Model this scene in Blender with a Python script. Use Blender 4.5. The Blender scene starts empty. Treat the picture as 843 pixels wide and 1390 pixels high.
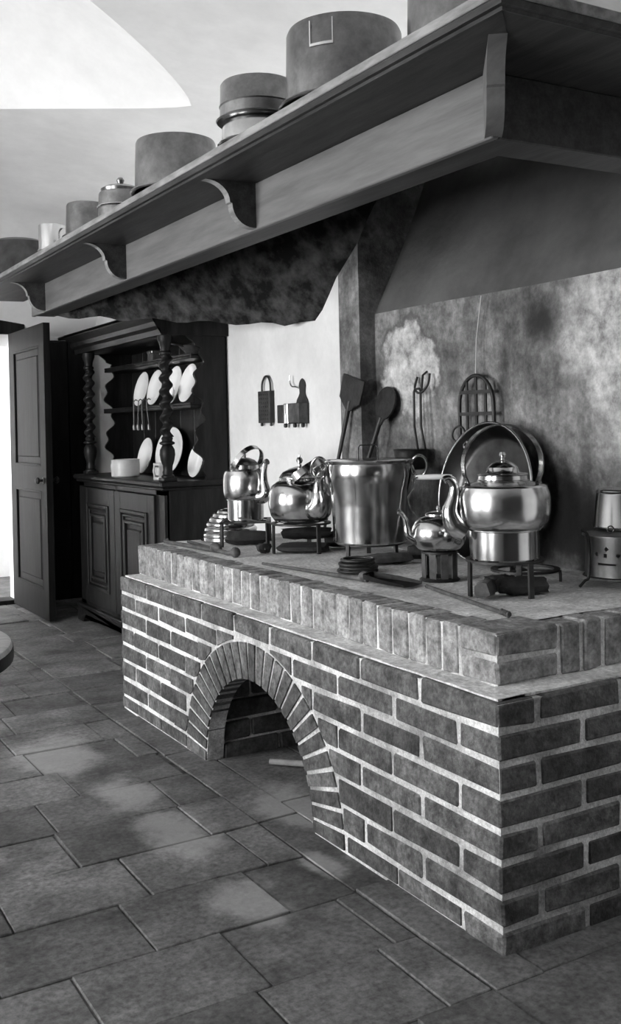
import bpy, bmesh, math, random
from mathutils import Vector, Matrix
random.seed(7)
sc = bpy.context.scene
COL = sc.collection
PI = math.pi

# ------------------------------------------------------------------ camera
F, YAW, ROLL, CX, CY, H = 1383.0, .5276, -.0228, 421.5, 578.0, 1.25
cy_, sy_, cr_, sr_ = math.cos(YAW), math.sin(YAW), math.cos(ROLL), math.sin(ROLL)
_r0, _d0, FWD = Vector((cy_, -sy_, 0)), Vector((0, 0, -1)), Vector((sy_, cy_, 0))
RIGHT = cr_ * _r0 - sr_ * _d0
DOWN = sr_ * _r0 + cr_ * _d0
cam = bpy.data.cameras.new('camera')
camo = bpy.data.objects.new('camera', cam)
COL.objects.link(camo)
M = Matrix.Identity(4)
for i in range(3):
    M[i][0], M[i][1], M[i][2] = RIGHT[i], -DOWN[i], -FWD[i]
M[2][3] = H
camo.matrix_world = M
cam.sensor_fit = 'AUTO'
cam.sensor_width = 36.0
cam.lens = 36.0 * F / 1390.0
cam.shift_y = -(695.0 - CY) / 1390.0
cam.clip_start = .05
sc.camera = camo
R2 = Vector((cy_, -sy_))          # across the view, on the ground
F2 = Vector((sy_, cy_))           # away from the viewer, on the ground

# ------------------------------------------------------------------ light
sc.view_settings.view_transform = 'Standard'
sc.view_settings.look = 'None'
sc.view_settings.exposure = 1.5
sc.view_settings.gamma = 1.0
sc.view_settings.use_curve_mapping = False
world = bpy.data.worlds.new('daylight')
sc.world = world
world.use_nodes = True
bgn = world.node_tree.nodes['Background']
bgn.inputs[0].default_value = (1, 1, 1, 1)
bgn.inputs[1].default_value = 9.0
# window openings in the two walls that carry the daylight: (wall, along0, along1, z0, z1)
WINDOWS = [('left', 1.3, 2.3, .55, 2.40), ('left', 3.4, 5.0, .55, 2.40), ('back', -2.2, -1.98, .55, 2.40)]
XL, YB = -2.4, -2.2                # left wall and back wall planes
for w in WINDOWS:
    l = bpy.data.lights.new('window_portal', 'AREA')
    l.shape = 'RECTANGLE'
    l.size, l.size_y = w[2] - w[1], w[4] - w[3]
    l.cycles.is_portal = True
    o = bpy.data.objects.new('window_portal', l)
    COL.objects.link(o)
    m_, z_ = (w[1] + w[2]) / 2, (w[3] + w[4]) / 2
    if w[0] == 'left':
        o.location = (XL - .12, m_, z_); o.rotation_euler = (PI / 2, 0, -PI / 2)
    else:
        o.location = (m_, YB - .12, z_); o.rotation_euler = (PI / 2, 0, 0)
sun = bpy.data.lights.new('sun', 'SUN')
sun.energy = 0.0
sun.angle = math.radians(1.5)
suno = bpy.data.objects.new('sun', sun)
COL.objects.link(suno)
suno.rotation_euler = Vector((.78, -.12, -.62)).to_track_quat('-Z', 'Y').to_euler()
sc.cycles.use_denoising = True
sc.cycles.max_bounces = 8
sc.cycles.diffuse_bounces = 5
sc.cycles.glossy_bounces = 5
sc.cycles.sample_clamp_indirect = 6.0
sc.cycles.caustics_reflective = False

# ------------------------------------------------------------------ materials
def mat(name, a, b, rough=.7, metal=0.0, scale=6.0, detail=6.0, lo=.35, hi=.65, bump=.0, bscale=40.0,
        rnd=.0, world_space=False, stretch=(1, 1, 1), rough2=None, spec=.5, bdist=.01, grain=0.0, gscale=110.0):
    """grey two-tone noise material; rnd = brightness spread from object to object"""
    m = bpy.data.materials.new(name)
    m.use_nodes = True
    nt = m.node_tree
    N, L = nt.nodes, nt.links
    P = N['Principled BSDF']
    if world_space:
        src = N.new('ShaderNodeNewGeometry').outputs['Position']
    else:
        src = N.new('ShaderNodeTexCoord').outputs['Object']
    mp = N.new('ShaderNodeMapping')
    mp.inputs['Scale'].default_value = stretch
    L.new(src, mp.inputs['Vector'])
    if not world_space:
        oi = N.new('ShaderNodeObjectInfo')
        ml = N.new('ShaderNodeMath'); ml.operation = 'MULTIPLY'; ml.inputs[1].default_value = 37.0
        L.new(oi.outputs['Random'], ml.inputs[0])
        L.new(ml.outputs[0], mp.inputs['Location'])
    n = N.new('ShaderNodeTexNoise')
    n.inputs['Scale'].default_value = scale
    n.inputs['Detail'].default_value = detail
    n.inputs['Roughness'].default_value = .62
    L.new(mp.outputs[0], n.inputs['Vector'])
    r = N.new('ShaderNodeValToRGB')
    r.color_ramp.elements[0].position = lo
    r.color_ramp.elements[1].position = hi
    r.color_ramp.elements[0].color = (a, a, a, 1)
    r.color_ramp.elements[1].color = (b, b, b, 1)
    L.new(n.outputs['Fac'], r.inputs[0])
    col = r.outputs[0]
    if rnd:
        oi2 = N.new('ShaderNodeObjectInfo')
        mr = N.new('ShaderNodeMapRange')
        mr.inputs['To Min'].default_value = 1 - rnd
        mr.inputs['To Max'].default_value = 1 + rnd
        L.new(oi2.outputs['Random'], mr.inputs['Value'])
        mx = N.new('ShaderNodeMix'); mx.data_type = 'RGBA'; mx.blend_type = 'MULTIPLY'
        mx.inputs[0].default_value = 1.0
        L.new(col, mx.inputs[6]); L.new(mr.outputs[0], mx.inputs[7])
        col = mx.outputs[2]
    if grain:
        ng = N.new('ShaderNodeTexNoise'); ng.inputs['Scale'].default_value = gscale
        ng.inputs['Detail'].default_value = 4; ng.inputs['Roughness'].default_value = .7
        L.new(mp.outputs[0], ng.inputs['Vector'])
        mg = N.new('ShaderNodeMapRange')
        mg.inputs['From Min'].default_value = .32; mg.inputs['From Max'].default_value = .68
        mg.inputs['To Min'].default_value = 1 - grain; mg.inputs['To Max'].default_value = 1 + grain
        L.new(ng.outputs['Fac'], mg.inputs['Value'])
        xg = N.new('ShaderNodeMix'); xg.data_type = 'RGBA'; xg.blend_type = 'MULTIPLY'; xg.inputs[0].default_value = 1.0
        L.new(col, xg.inputs[6]); L.new(mg.outputs[0], xg.inputs[7]); col = xg.outputs[2]
    L.new(col, P.inputs['Base Color'])
    P.inputs['Metallic'].default_value = metal
    P.inputs['Roughness'].default_value = rough
    P.inputs['Specular IOR Level'].default_value = spec
    if rough2 is not None:
        mr2 = N.new('ShaderNodeMapRange')
        mr2.inputs['From Min'].default_value = lo
        mr2.inputs['From Max'].default_value = hi
        mr2.inputs['To Min'].default_value = rough2
        mr2.inputs['To Max'].default_value = rough
        L.new(n.outputs['Fac'], mr2.inputs['Value'])
        L.new(mr2.outputs[0], P.inputs['Roughness'])
    if bump:
        n2 = N.new('ShaderNodeTexNoise')
        n2.inputs['Scale'].default_value = bscale
        n2.inputs['Detail'].default_value = 5
        L.new(mp.outputs[0], n2.inputs['Vector'])
        bp = N.new('ShaderNodeBump')
        bp.inputs['Strength'].default_value = bump
        bp.inputs['Distance'].default_value = bdist
        L.new(n2.outputs['Fac'], bp.inputs['Height'])
        L.new(bp.outputs[0], P.inputs['Normal'])
    return m

MT = dict(
    brick=mat('dark_brick', .03, .17, .72, scale=15, detail=9, lo=.32, hi=.7, bump=.7, bscale=60, rnd=.38, world_space=True, grain=.55, gscale=65),
    brick_pale=mat('worn_band_brick', .13, .36, .8, scale=16, bump=.5, bscale=55, rnd=.25, world_space=True, grain=.45, gscale=65),
    brick_sooty=mat('sooty_brick', .03, .10, .85, scale=12, bump=.5, bscale=55, rnd=.3, world_space=True, grain=.4, gscale=65),
    mortar=mat('lime_mortar', .28, .80, .95, scale=5, detail=10, lo=.36, hi=.6, bump=.6, bscale=90, world_space=True, grain=.3, gscale=120),
    slab=mat('hearth_top_plaster', .46, .78, .8, scale=7, detail=9, bump=.35, bscale=60, world_space=True, grain=.35, gscale=70),
    stone=mat('floor_stone', .04, .17, .55, scale=4.5, detail=14, lo=.30, hi=.70, bump=.25, bscale=30, rnd=.32, world_space=True, rough2=.75, grain=.5, gscale=55),
    joint=mat('floor_joint', .035, .12, .9, scale=20, world_space=True),
    white=mat('white_plaster', .62, .74, .9, scale=2.5, bump=.15, bscale=18, world_space=True, grain=.03, gscale=30),
    vault=mat('vault_limewash', .70, .80, .95, scale=1.5, bump=.1, bscale=9, world_space=True, grain=.035, gscale=7),
    nearwall=mat('dark_unseen_wall', .03, .06, .7, scale=5, stretch=(4, 4, .6), world_space=True),
    greywall=mat('grey_plaster', .32, .45, .9, scale=2.5, bump=.15, bscale=18, world_space=True),
    soot=mat('mottled_soot', .006, .16, .9, scale=9, detail=10, lo=.42, hi=.72, bump=.4, bscale=40, world_space=True),
    sootdark=mat('smoke_black', .008, .05, .9, scale=4, detail=8, world_space=True),
    throat=mat('smoky_throat_plaster', .05, .13, .85, scale=2.6, detail=8, lo=.3, hi=.7, bump=.25, bscale=30, world_space=True),
    wood=mat('shelf_wood', .02, .05, .5, spec=.25, scale=5, stretch=(6, .6, 6), bump=.08, bscale=30, world_space=True, grain=.25, gscale=25),
    woodedge=mat('worn_edge_wood', .10, .26, .6, scale=9, stretch=(4, .8, 4), world_space=True),
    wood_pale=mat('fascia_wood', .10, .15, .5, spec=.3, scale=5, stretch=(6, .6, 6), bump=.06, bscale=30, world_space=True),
    oak=mat('dark_oak', .006, .018, .42, spec=.18, scale=6, stretch=(4, 4, .6), bump=.08, bscale=30),
    doorwood=mat('dark_door_wood', .006, .015, .55, spec=.12, scale=6, stretch=(4, 4, .5), bump=.08, bscale=30),
    copper=mat('polished_copper', .45, .68, .22, 1.0, scale=7, detail=7, bump=.035, bscale=11, rough2=.13, bdist=.004),
    copper_dull=mat('dull_copper', .16, .30, .36, 1.0, scale=5, detail=8, bump=.05, bscale=14, rnd=.15, rough2=.28, bdist=.004, grain=.25, gscale=18),
    copper_dark=mat('tarnished_copper', .04, .12, .34, 1.0, scale=4, detail=8, bump=.08, bscale=14, bdist=.004),
    tin=mat('bright_tin', .6, .75, .22, 1.0, scale=6, bump=.04, bscale=14, bdist=.004),
    tin_dull=mat('dull_tin', .18, .32, .42, .8, scale=9, bump=.06, bscale=20),
    iron=mat('black_iron', .012, .035, .5, .3, scale=20, bump=.2, bscale=60),
    ironrust=mat('rusty_iron', .04, .10, .7, .2, scale=20, bump=.3, bscale=60),
    char=mat('charred_wood', .006, .03, .8, scale=18, bump=.6, bscale=30),
    stick=mat('pale_stick', .22, .36, .8, scale=20, stretch=(1, 1, 1)),
    china=mat('white_china', .78, .84, .18, scale=4),
    ceramic=mat('white_ceramic', .8, .86, .25, scale=4),
    earthen=mat('cream_earthenware', .38, .5, .35, scale=8),
    tabletop=mat('scrubbed_tabletop', .35, .5, .7, scale=6, stretch=(1, 8, 1)),
    cord=mat('pale_cord', .5, .6, .9),
)

# hearth back: soot, bared plaster and one round pale repair, all stains of the wall itself
def hearth_wall_material():
    m = bpy.data.materials.new('stained_hearth_plaster')
    m.use_nodes = True
    nt = m.node_tree; N, L = nt.nodes, nt.links
    P = N['Principled BSDF']
    P.inputs['Roughness'].default_value = .9
    pos = N.new('ShaderNodeNewGeometry').outputs['Position']
    def noise(scale, detail=8, rough=.62, stretch=(1, 1, 1)):
        mp = N.new('ShaderNodeMapping'); mp.inputs['Scale'].default_value = stretch
        L.new(pos, mp.inputs['Vector'])
        n = N.new('ShaderNodeTexNoise'); n.inputs['Scale'].default_value = scale
        n.inputs['Detail'].default_value = detail; n.inputs['Roughness'].default_value = rough
        L.new(mp.outputs[0], n.inputs['Vector'])
        return n.outputs['Fac']
    def ramp(fac, stops):
        r = N.new('ShaderNodeValToRGB')
        e = r.color_ramp.elements
        while len(e) < len(stops): e.new(.5)
        for k, (p, c) in enumerate(stops):
            e[k].position = p; e[k].color = (c, c, c, 1)
        L.new(fac, r.inputs[0])
        return r.outputs[0]
    def mix(f, a, b, mode='MIX'):
        x = N.new('ShaderNodeMix'); x.data_type = 'RGBA'; x.blend_type = mode
        if isinstance(f, float): x.inputs[0].default_value = f
        else: L.new(f, x.inputs[0])
        L.new(a, x.inputs[6])
        if isinstance(b, float): x.inputs[7].default_value = (b, b, b, 1)
        else: L.new(b, x.inputs[7])
        return x.outputs[2]
    def near(c, rad, edge, warp):
        """1 inside a ragged round stain of radius rad about the wall point c = (y, z)"""
        s = N.new('ShaderNodeSeparateXYZ'); L.new(pos, s.inputs[0])
        cmb = N.new('ShaderNodeCombineXYZ'); L.new(s.outputs['Y'], cmb.inputs[1]); L.new(s.outputs['Z'], cmb.inputs[2])
        d = N.new('ShaderNodeVectorMath'); d.operation = 'DISTANCE'; d.inputs[1].default_value = (0, c[0], c[1])
        L.new(cmb.outputs[0], d.inputs[0])
        a = N.new('ShaderNodeMath'); a.operation = 'MULTIPLY_ADD'; a.inputs[1].default_value = warp
        L.new(noise(7.0), a.inputs[0]); L.new(d.outputs['Value'], a.inputs[2])
        mr = N.new('ShaderNodeMapRange'); mr.interpolation_type = 'SMOOTHSTEP'
        mr.inputs['From Min'].default_value = rad + warp * .5 + edge
        mr.inputs['From Max'].default_value = rad + warp * .5 - edge
        L.new(a.outputs[0], mr.inputs['Value'])
        return mr.outputs[0]
    base = ramp(noise(4.5, 12, .7), [(.32, .05), (.47, .14), (.68, .34)])
    fine = ramp(noise(34, 10, .7), [(.3, .55), (.7, 1.35)])
    c = mix(1.0, base, fine, 'MULTIPLY')
    run = ramp(noise(5, 8, .65, (1, 2.0, .45)), [(.36, .40), (.6, 1.15)])
    c = mix(.6, c, run, 'MULTIPLY')
    pale = ramp(noise(15, 11, .72), [(.30, .10), (.45, .34), (.7, .72)])
    c = mix(near((3.56, 1.49), .205, .03, .30), c, .06)
    c = mix(near((3.56, 1.48), .19, .02, .26), c, pale)
    c = mix(near((2.25, 1.58), .36, .14, .6), c, pale)
    c = mix(near((2.3, 1.20), .14, .08, .3), c, pale)
    c = mix(near((2.62, .90), .20, .10, .35), c, .012)
    c = mix(near((3.0, .80), .22, .12, .3), c, .015)
    c = mix(near((2.75, 1.62), .07, .05, .2), c, .02)
    L.new(c, P.inputs['Base Color'])
    bp = N.new('ShaderNodeBump'); bp.inputs['Strength'].default_value = .5; bp.inputs['Distance'].default_value = .015
    L.new(noise(22, 8), bp.inputs['Height']); L.new(bp.outputs[0], P.inputs['Normal'])
    return m
MT['hearthwall'] = hearth_wall_material()
def sun_patch_stone(m):
    """pale patches before the hearth: window sunlight painted into the stone colour"""
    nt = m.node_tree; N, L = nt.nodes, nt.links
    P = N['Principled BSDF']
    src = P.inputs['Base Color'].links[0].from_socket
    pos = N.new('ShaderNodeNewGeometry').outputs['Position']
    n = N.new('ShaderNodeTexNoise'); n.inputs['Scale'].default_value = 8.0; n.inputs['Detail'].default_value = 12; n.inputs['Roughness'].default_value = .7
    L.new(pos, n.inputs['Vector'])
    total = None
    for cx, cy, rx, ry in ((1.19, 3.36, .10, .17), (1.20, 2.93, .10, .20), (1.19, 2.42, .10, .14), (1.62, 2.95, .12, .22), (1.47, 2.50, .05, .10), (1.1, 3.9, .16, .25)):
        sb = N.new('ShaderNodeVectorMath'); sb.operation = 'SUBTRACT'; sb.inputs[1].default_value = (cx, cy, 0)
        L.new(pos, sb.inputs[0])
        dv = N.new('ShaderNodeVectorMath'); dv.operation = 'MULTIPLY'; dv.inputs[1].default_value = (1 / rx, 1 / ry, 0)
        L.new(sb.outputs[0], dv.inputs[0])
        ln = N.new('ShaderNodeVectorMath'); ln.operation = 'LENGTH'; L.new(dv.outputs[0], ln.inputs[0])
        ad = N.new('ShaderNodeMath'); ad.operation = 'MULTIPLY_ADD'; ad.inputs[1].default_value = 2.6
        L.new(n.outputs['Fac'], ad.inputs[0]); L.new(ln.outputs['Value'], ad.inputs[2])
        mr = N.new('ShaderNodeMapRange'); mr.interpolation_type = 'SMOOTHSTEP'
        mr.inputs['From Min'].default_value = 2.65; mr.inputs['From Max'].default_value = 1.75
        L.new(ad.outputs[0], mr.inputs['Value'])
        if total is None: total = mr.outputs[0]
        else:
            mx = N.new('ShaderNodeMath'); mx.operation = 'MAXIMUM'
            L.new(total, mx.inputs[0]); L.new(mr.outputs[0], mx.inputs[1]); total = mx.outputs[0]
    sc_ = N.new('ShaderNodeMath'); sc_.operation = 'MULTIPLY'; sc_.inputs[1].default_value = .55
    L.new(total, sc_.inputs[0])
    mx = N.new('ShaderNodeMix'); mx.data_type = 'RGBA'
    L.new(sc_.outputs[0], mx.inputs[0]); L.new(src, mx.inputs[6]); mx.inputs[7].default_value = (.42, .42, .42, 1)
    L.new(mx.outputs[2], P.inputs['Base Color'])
sun_patch_stone(MT['stone'])  # sunlight patches go into the flagstone colour

# ------------------------------------------------------------------ mesh helpers
class MB:
    def __init__(s): s.bm = bmesh.new()
    def box(s, x0, x1, y0, y1, z0, z1, bev=0.0, jit=0.0, M=None):
        b = bmesh.new()
        bmesh.ops.create_cube(b, size=1)
        for v in b.verts:
            v.co = Vector((x0 + (v.co.x + .5) * (x1 - x0), y0 + (v.co.y + .5) * (y1 - y0), z0 + (v.co.z + .5) * (z1 - z0)))
            if jit: v.co += Vector([random.uniform(-jit, jit) for _ in range(3)])
        if bev: bmesh.ops.bevel(b, geom=b.edges[:], offset=bev, segments=1, affect='EDGES')
        return s.add(b, M)
    def add(s, b, M=None):
        if M is not None: bmesh.ops.transform(b, matrix=M, verts=b.verts)
        me = bpy.data.meshes.new('tmp'); b.to_mesh(me); b.free()
        s.bm.from_mesh(me); bpy.data.meshes.remove(me)
        return s
    def lathe(s, prof, seg=40, c=(0, 0, 0), M=None):
        b = bmesh.new()
        rings = []
        for r, z in prof:
            if r < 1e-5: rings.append([b.verts.new((c[0], c[1], c[2] + z))])
            else: rings.append([b.verts.new((c[0] + r * math.cos(2 * PI * k / seg), c[1] + r * math.sin(2 * PI * k / seg), c[2] + z)) for k in range(seg)])
        for A, B in zip(rings, rings[1:]):
            for k in range(seg):
                j = (k + 1) % seg
                if len(A) == 1 and len(B) == 1: continue
                if len(A) == 1: b.faces.new((A[0], B[j], B[k]))
                elif len(B) == 1: b.faces.new((A[k], A[j], B[0]))
                else: b.faces.new((A[k], A[j], B[j], B[k]))
        bmesh.ops.recalc_face_normals(b, faces=b.faces)
        return s.add(b, M)
    def tube(s, pts, rad, seg=10, closed=False, sx=None):
        """round (or, with sx, oval) bar through pts"""
        pts = [Vector(p) for p in pts]
        n = len(pts)
        if not isinstance(rad, (list, tuple)): rad = [rad] * n
        b = bmesh.new(); rings = []; up = None
        for i, p in enumerate(pts):
            if closed: t = pts[(i + 1) % n] - pts[i - 1]
            else: t = pts[min(i + 1, n - 1)] - pts[max(i - 1, 0)]
            t.normalize()
            if up is None:
                a = Vector((0, 0, 1)) if abs(t.z) < .9 else Vector((1, 0, 0))
                up = (a - t * a.dot(t)).normalized()
            else: up = (up - t * up.dot(t)).normalized()
            sd = t.cross(up)
            rings.append([b.verts.new(p + rad[i] * (math.cos(2 * PI * k / seg) * up + math.sin(2 * PI * k / seg) * sd)) for k in range(seg)])
        prs = list(zip(rings, rings[1:])) + ([(rings[-1], rings[0])] if closed else [])
        for A, B in prs:
            for k in range(seg): b.faces.new((A[k], A[(k + 1) % seg], B[(k + 1) % seg], B[k]))
        if not closed:
            b.faces.new(rings[0][::-1]); b.faces.new(rings[-1])
        bmesh.ops.recalc_face_normals(b, faces=b.faces)
        return s.add(b)
    def strap(s, pts, side, w, t):
        """flat band through pts; side = direction of its width"""
        pts = [Vector(p) for p in pts]; side = Vector(side).normalized(); n = len(pts)
        b = bmesh.new(); rings = []
        for i, p in enumerate(pts):
            tg = (pts[min(i + 1, n - 1)] - pts[max(i - 1, 0)]).normalized()
            nn = tg.cross(side).normalized()
            ww = w[i] if isinstance(w, (list, tuple)) else w
            rings.append([b.verts.new(p + side * a * ww / 2 + nn * c * t / 2) for a, c in ((-1, -1), (1, -1), (1, 1), (-1, 1))])
        for A, B in zip(rings, rings[1:]):
            for k in range(4): b.faces.new((A[k], A[(k + 1) % 4], B[(k + 1) % 4], B[k]))
        b.faces.new(rings[0][::-1]); b.faces.new(rings[-1])
        bmesh.ops.recalc_face_normals(b, faces=b.faces)
        return s.add(b)
    def prism(s, poly, t0, t1, f):
        """polygon poly (a, b) between t0 and t1; f(a, b, t) -> point"""
        b = bmesh.new()
        A = [b.verts.new(f(p[0], p[1], t0)) for p in poly]
        B = [b.verts.new(f(p[0], p[1], t1)) for p in poly]
        n = len(poly)
        fa = b.faces.new(A[::-1]); fb = b.faces.new(B)
        for k in range(n): b.faces.new((A[k], A[(k + 1) % n], B[(k + 1) % n], B[k]))
        bmesh.ops.triangulate(b, faces=[fa, fb], quad_method='BEAUTY', ngon_method='EAR_CLIP')
        bmesh.ops.recalc_face_normals(b, faces=b.faces)
        return s.add(b)
    def bandprism(s, smp, t0, t1, f):
        """slab between two curves: smp = (a, lo, hi) in order; f(a, b, t) -> point"""
        b = bmesh.new()
        V = [[b.verts.new(f(a, q, t)) for q, t in ((lo, t0), (hi, t0), (hi, t1), (lo, t1))] for a, lo, hi in smp]
        for A, B in zip(V, V[1:]):
            for k in range(4): b.faces.new((A[k], A[(k + 1) % 4], B[(k + 1) % 4], B[k]))
        b.faces.new(V[0][::-1]); b.faces.new(V[-1])
        bmesh.ops.recalc_face_normals(b, faces=b.faces)
        return s.add(b)
    def build(s, name, m, parent=None, loc=None, smooth=35, rot=None):
        me = bpy.data.meshes.new(name)
        if loc is not None and rot is None: pass
        s.bm.to_mesh(me); s.bm.free()
        me.materials.append(MT[m] if isinstance(m, str) else m)
        if smooth:
            for p in me.polygons: p.use_smooth = True
            me.set_sharp_from_angle(angle=math.radians(smooth))
        o = bpy.data.objects.new(name, me)
        COL.objects.link(o)
        if parent is not None: o.parent = parent
        if loc is not None: o.location = loc
        if rot is not None: o.rotation_euler = rot
        return o

def thing(name, label, cat, loc=(0, 0, 0), rz=0.0, group=None):
    o = bpy.data.objects.new(name, None)
    o.empty_display_size = .05
    COL.objects.link(o)
    o.location = loc; o.rotation_euler = (0, 0, rz)
    tag(o, label, cat, group)
    return o
def tag(o, label, cat, group=None):
    o['label'] = label; o['category'] = cat
    if group: o['group'] = group
    return o
def struct(o, label=None):
    o['kind'] = 'structure'
    if label: o['label'] = label
    return o
def center(o):
    """move the object's origin to the middle of its mesh (world coordinates unchanged)"""
    me = o.data
    n = len(me.vertices)
    c = sum((v.co for v in me.vertices), Vector()) / n
    me.transform(Matrix.Translation(-c))
    o.location = Vector(o.location) + c
    return o
YZ = lambda a, b, t: Vector((t, a, b))      # polygon in (y, z), thickness along x
XZ = lambda a, b, t: Vector((a, t, b))
XY = lambda a, b, t: Vector((a, b, t))

# key planes of the place (metres; camera stands over the origin)
XW = 2.48          # long wall behind hearth and cupboard
XR = 2.57          # back of the hearth recess
YF = 7.55          # far wall
HX, HY, HYF = 1.558, 1.838, 4.41    # hearth front plane, near plane, far plane
LEDGE, TOP = .591, .727

# ------------------------------------------------------------------ the room
def wall_with_openings(name, axis, plane, out, a0, a1, z0, z1, openings, m, thick=.3):
    """wall on x = plane (axis 'x') or y = plane (axis 'y') running a0..a1, with holes (b0, b1, c0, c1)"""
    mb = MB()
    def blk(p0, p1, q0, q1):
        if p1 - p0 < 1e-4 or q1 - q0 < 1e-4: return
        t0, t1 = sorted((plane, plane + out * thick))
        if axis == 'x': mb.box(t0, t1, p0, p1, q0, q1)
        else: mb.box(p0, p1, t0, t1, q0, q1)
    cur = a0
    for b0, b1, c0, c1 in sorted(openings):
        blk(cur, b0, z0, z1); blk(b0, b1, z0, c0); blk(b0, b1, c1, z1)
        cur = b1
    blk(cur, a1, z0, z1)
    return struct(mb.build(name, m, smooth=0))

floor = struct(MB().box(XL - .3, 3.1, YB - .3, 9.2, -.14, -.006).build('floor', 'joint', smooth=0), 'floor of worn stone flags laid in straight rows')
wall_left = wall_with_openings('wall_left', 'x', XL, -1, YB - .3, YF + .3, -.1, 3.5, [w[1:] for w in WINDOWS if w[0] == 'left'], 'white')
wall_near = wall_with_openings('wall_near', 'y', YB, -1, XL, XW, -.1, 3.5, [w[1:] for w in WINDOWS if w[0] == 'back'], 'nearwall')  # unseen wall behind the viewer, made dark to cut bounced light
DX0, DX1, DZ = .97, 1.87, 1.975
wall_far = wall_with_openings('wall_far', 'y', YF, 1, XL, XW + .3, -.1, 3.5, [(DX0, DX1, -.03, DZ)], 'white', .16)
# long wall: white plaster, then the sooty hearth recess with its sloping throat
Y_EDGE, Y_REC, Y_REC0, Z_THR = 3.975, 3.806, 1.9, 1.745
mb = MB()
mb.box(XW, XW + .25, Y_EDGE, YF + .3, -.1, 3.5)
mb.box(XW, XW + .25, YB - .3, 1.82, -.1, 3.5)
mb.bandprism([(1.80, 1.95, 2.7), (1.9, 2.03, 2.7), (2.42, 2.68, 2.7)], XW, XW + .05, YZ)
mb.box(XW, XW + .25, 1.45, Y_EDGE, 2.62, 3.5)
wall_right = struct(mb.build('wall_right', 'white', smooth=0), 'white plastered wall beside the sooty hearth')
mb = MB()
mb.box(XW + .001, 3.15, Y_REC, Y_EDGE, -.1, 2.62)
mb.box(XW + .001, 3.15, 1.82, Y_REC0, -.1, 2.62)
MBp = mb.build('soot_pier', 'hearthwall', wall_right, smooth=0)
# the back face is gently uneven plaster
b = bmesh.new()
ny, nz = 40, 24
def hx(y, z):
    base = XR if z < Z_THR else XR + (z - Z_THR) * .46
    return base + .008 * math.sin(y * 5.1 + z * 3.3) + .006 * math.sin(z * 7.7 - y * 2.2)
for part_, zs, mt_ in (('hearth_back', [z_ * Z_THR / 14 for z_ in range(15)], 'hearthwall'), ('throat', [Z_THR + .1 * k for k in range(11)], 'throat')):
  b = bmesh.new()
  grid = [[b.verts.new((hx(Y_REC0 + (Y_REC - Y_REC0) * i / ny, z), Y_REC0 + (Y_REC - Y_REC0) * i / ny, z)) for i in range(ny + 1)] for z in zs]
  for A, B in zip(grid, grid[1:]):
    for i in range(ny): b.faces.new((A[i], B[i], B[i + 1], A[i + 1]))
  MB().add(b).build(part_, mt_, wall_right, smooth=50)
mb = MB()
mb.box(3.12, 3.2, 1.45, Y_EDGE, -.1, 2.9)
mb.box(XW, 3.2, 1.45, Y_EDGE, 2.75, 2.85)
mb.build('flue_back', 'sootdark', wall_right, smooth=0)

# vault: low barrel along y with a rising lunette towards the window wall
XT, YC = 2.0, 4.50
def barrel_z(x, y):
    z = 2.928 - .05 * (x - .4) ** 2
    if y > 5.2: z -= .30 * ((y - 5.2) / 2.35) ** 2 + .5 * max(0, (y - 6.6) / .95) ** 2
    return z
def lun_w(x):
    return min(.95 * max(0, XT - x) ** .83, 1.25)
NX, N1, N2, N3 = 110, 40, 30, 40
gx = [XL - .1 + (XT - XL + .1) * i / 100 for i in range(101)] + [XT + (XW + .25 - XT) * i / 10 for i in range(1, 11)]
b = bmesh.new()
cols_ = []
for x in gx:
    w = lun_w(x); y0, y3 = YB - .1, YF + .1
    ys = [y0 + (YC - w - y0) * k / N1 for k in range(N1)] + [YC - w + 2 * w * k / N2 for k in range(N2)] + [YC + w + (y3 - YC - w) * k / N3 for k in range(N3 + 1)]
    col_ = []
    for k, y in enumerate(ys):
        z = barrel_z(x, y)
        if w > 0 and N1 < k < N1 + N2:
            v_ = y - YC
            z = barrel_z(x, YC - w) * .5 + barrel_z(x, YC + w) * .5 + (barrel_z(x, YC + w) - barrel_z(x, YC - w)) * .5 * v_ / w + .44 * (w - v_ * v_ / w)
        col_.append(b.verts.new((x, y, z)))
    cols_.append(col_)
for A, B in zip(cols_, cols_[1:]):
    for j in range(len(A) - 1): b.faces.new((A[j], A[j + 1], B[j + 1], B[j]))
bmesh.ops.dissolve_degenerate(b, dist=1e-5, edges=b.edges[:])
struct(MB().add(b).build('ceiling', 'vault', smooth=9), 'whitewashed vaulted ceiling with sharp groins')

# windows (behind and beside the viewer): frames and glazing bars
for k, w in enumerate(WINDOWS):
    mb = MB()
    def bar(a0, a1, z0, z1, d=.05):
        if w[0] == 'left': mb.box(XL - .10 - d / 2, XL - .10 + d / 2, a0, a1, z0, z1)
        else: mb.box(a0, a1, YB - .10 - d / 2, YB - .10 + d / 2, z0, z1)
    a0, a1, z0, z1 = w[1:]
    bar(a0, a0 + .05, z0, z1); bar(a1 - .05, a1, z0, z1); bar(a0, a1, z0, z0 + .05); bar(a0, a1, z1 - .05, z1)
    bar((a0 + a1) / 2 - .03, (a0 + a1) / 2 + .03, z0, z1)
    for q in range(1, 4): bar(a0, a1, z0 + (z1 - z0) * q / 4 - .012, z0 + (z1 - z0) * q / 4 + .012, .03)
    struct(mb.build('window_%d' % (k + 1), 'oak', smooth=0))

# passage behind the doorway, lit from its open left side
mb = MB()
mb.box(DX0 - 1.2, 2.7, 9.0, 9.1, -.1, 2.7)
mb.box(2.6, 2.7, YF + .16, 9.0, -.1, 2.7)
mb.box(DX0 - 1.2, 2.7, YF + .16, 9.1, 2.6, 2.7)
struct(mb.build('wall_passage', 'white', smooth=0))

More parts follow.
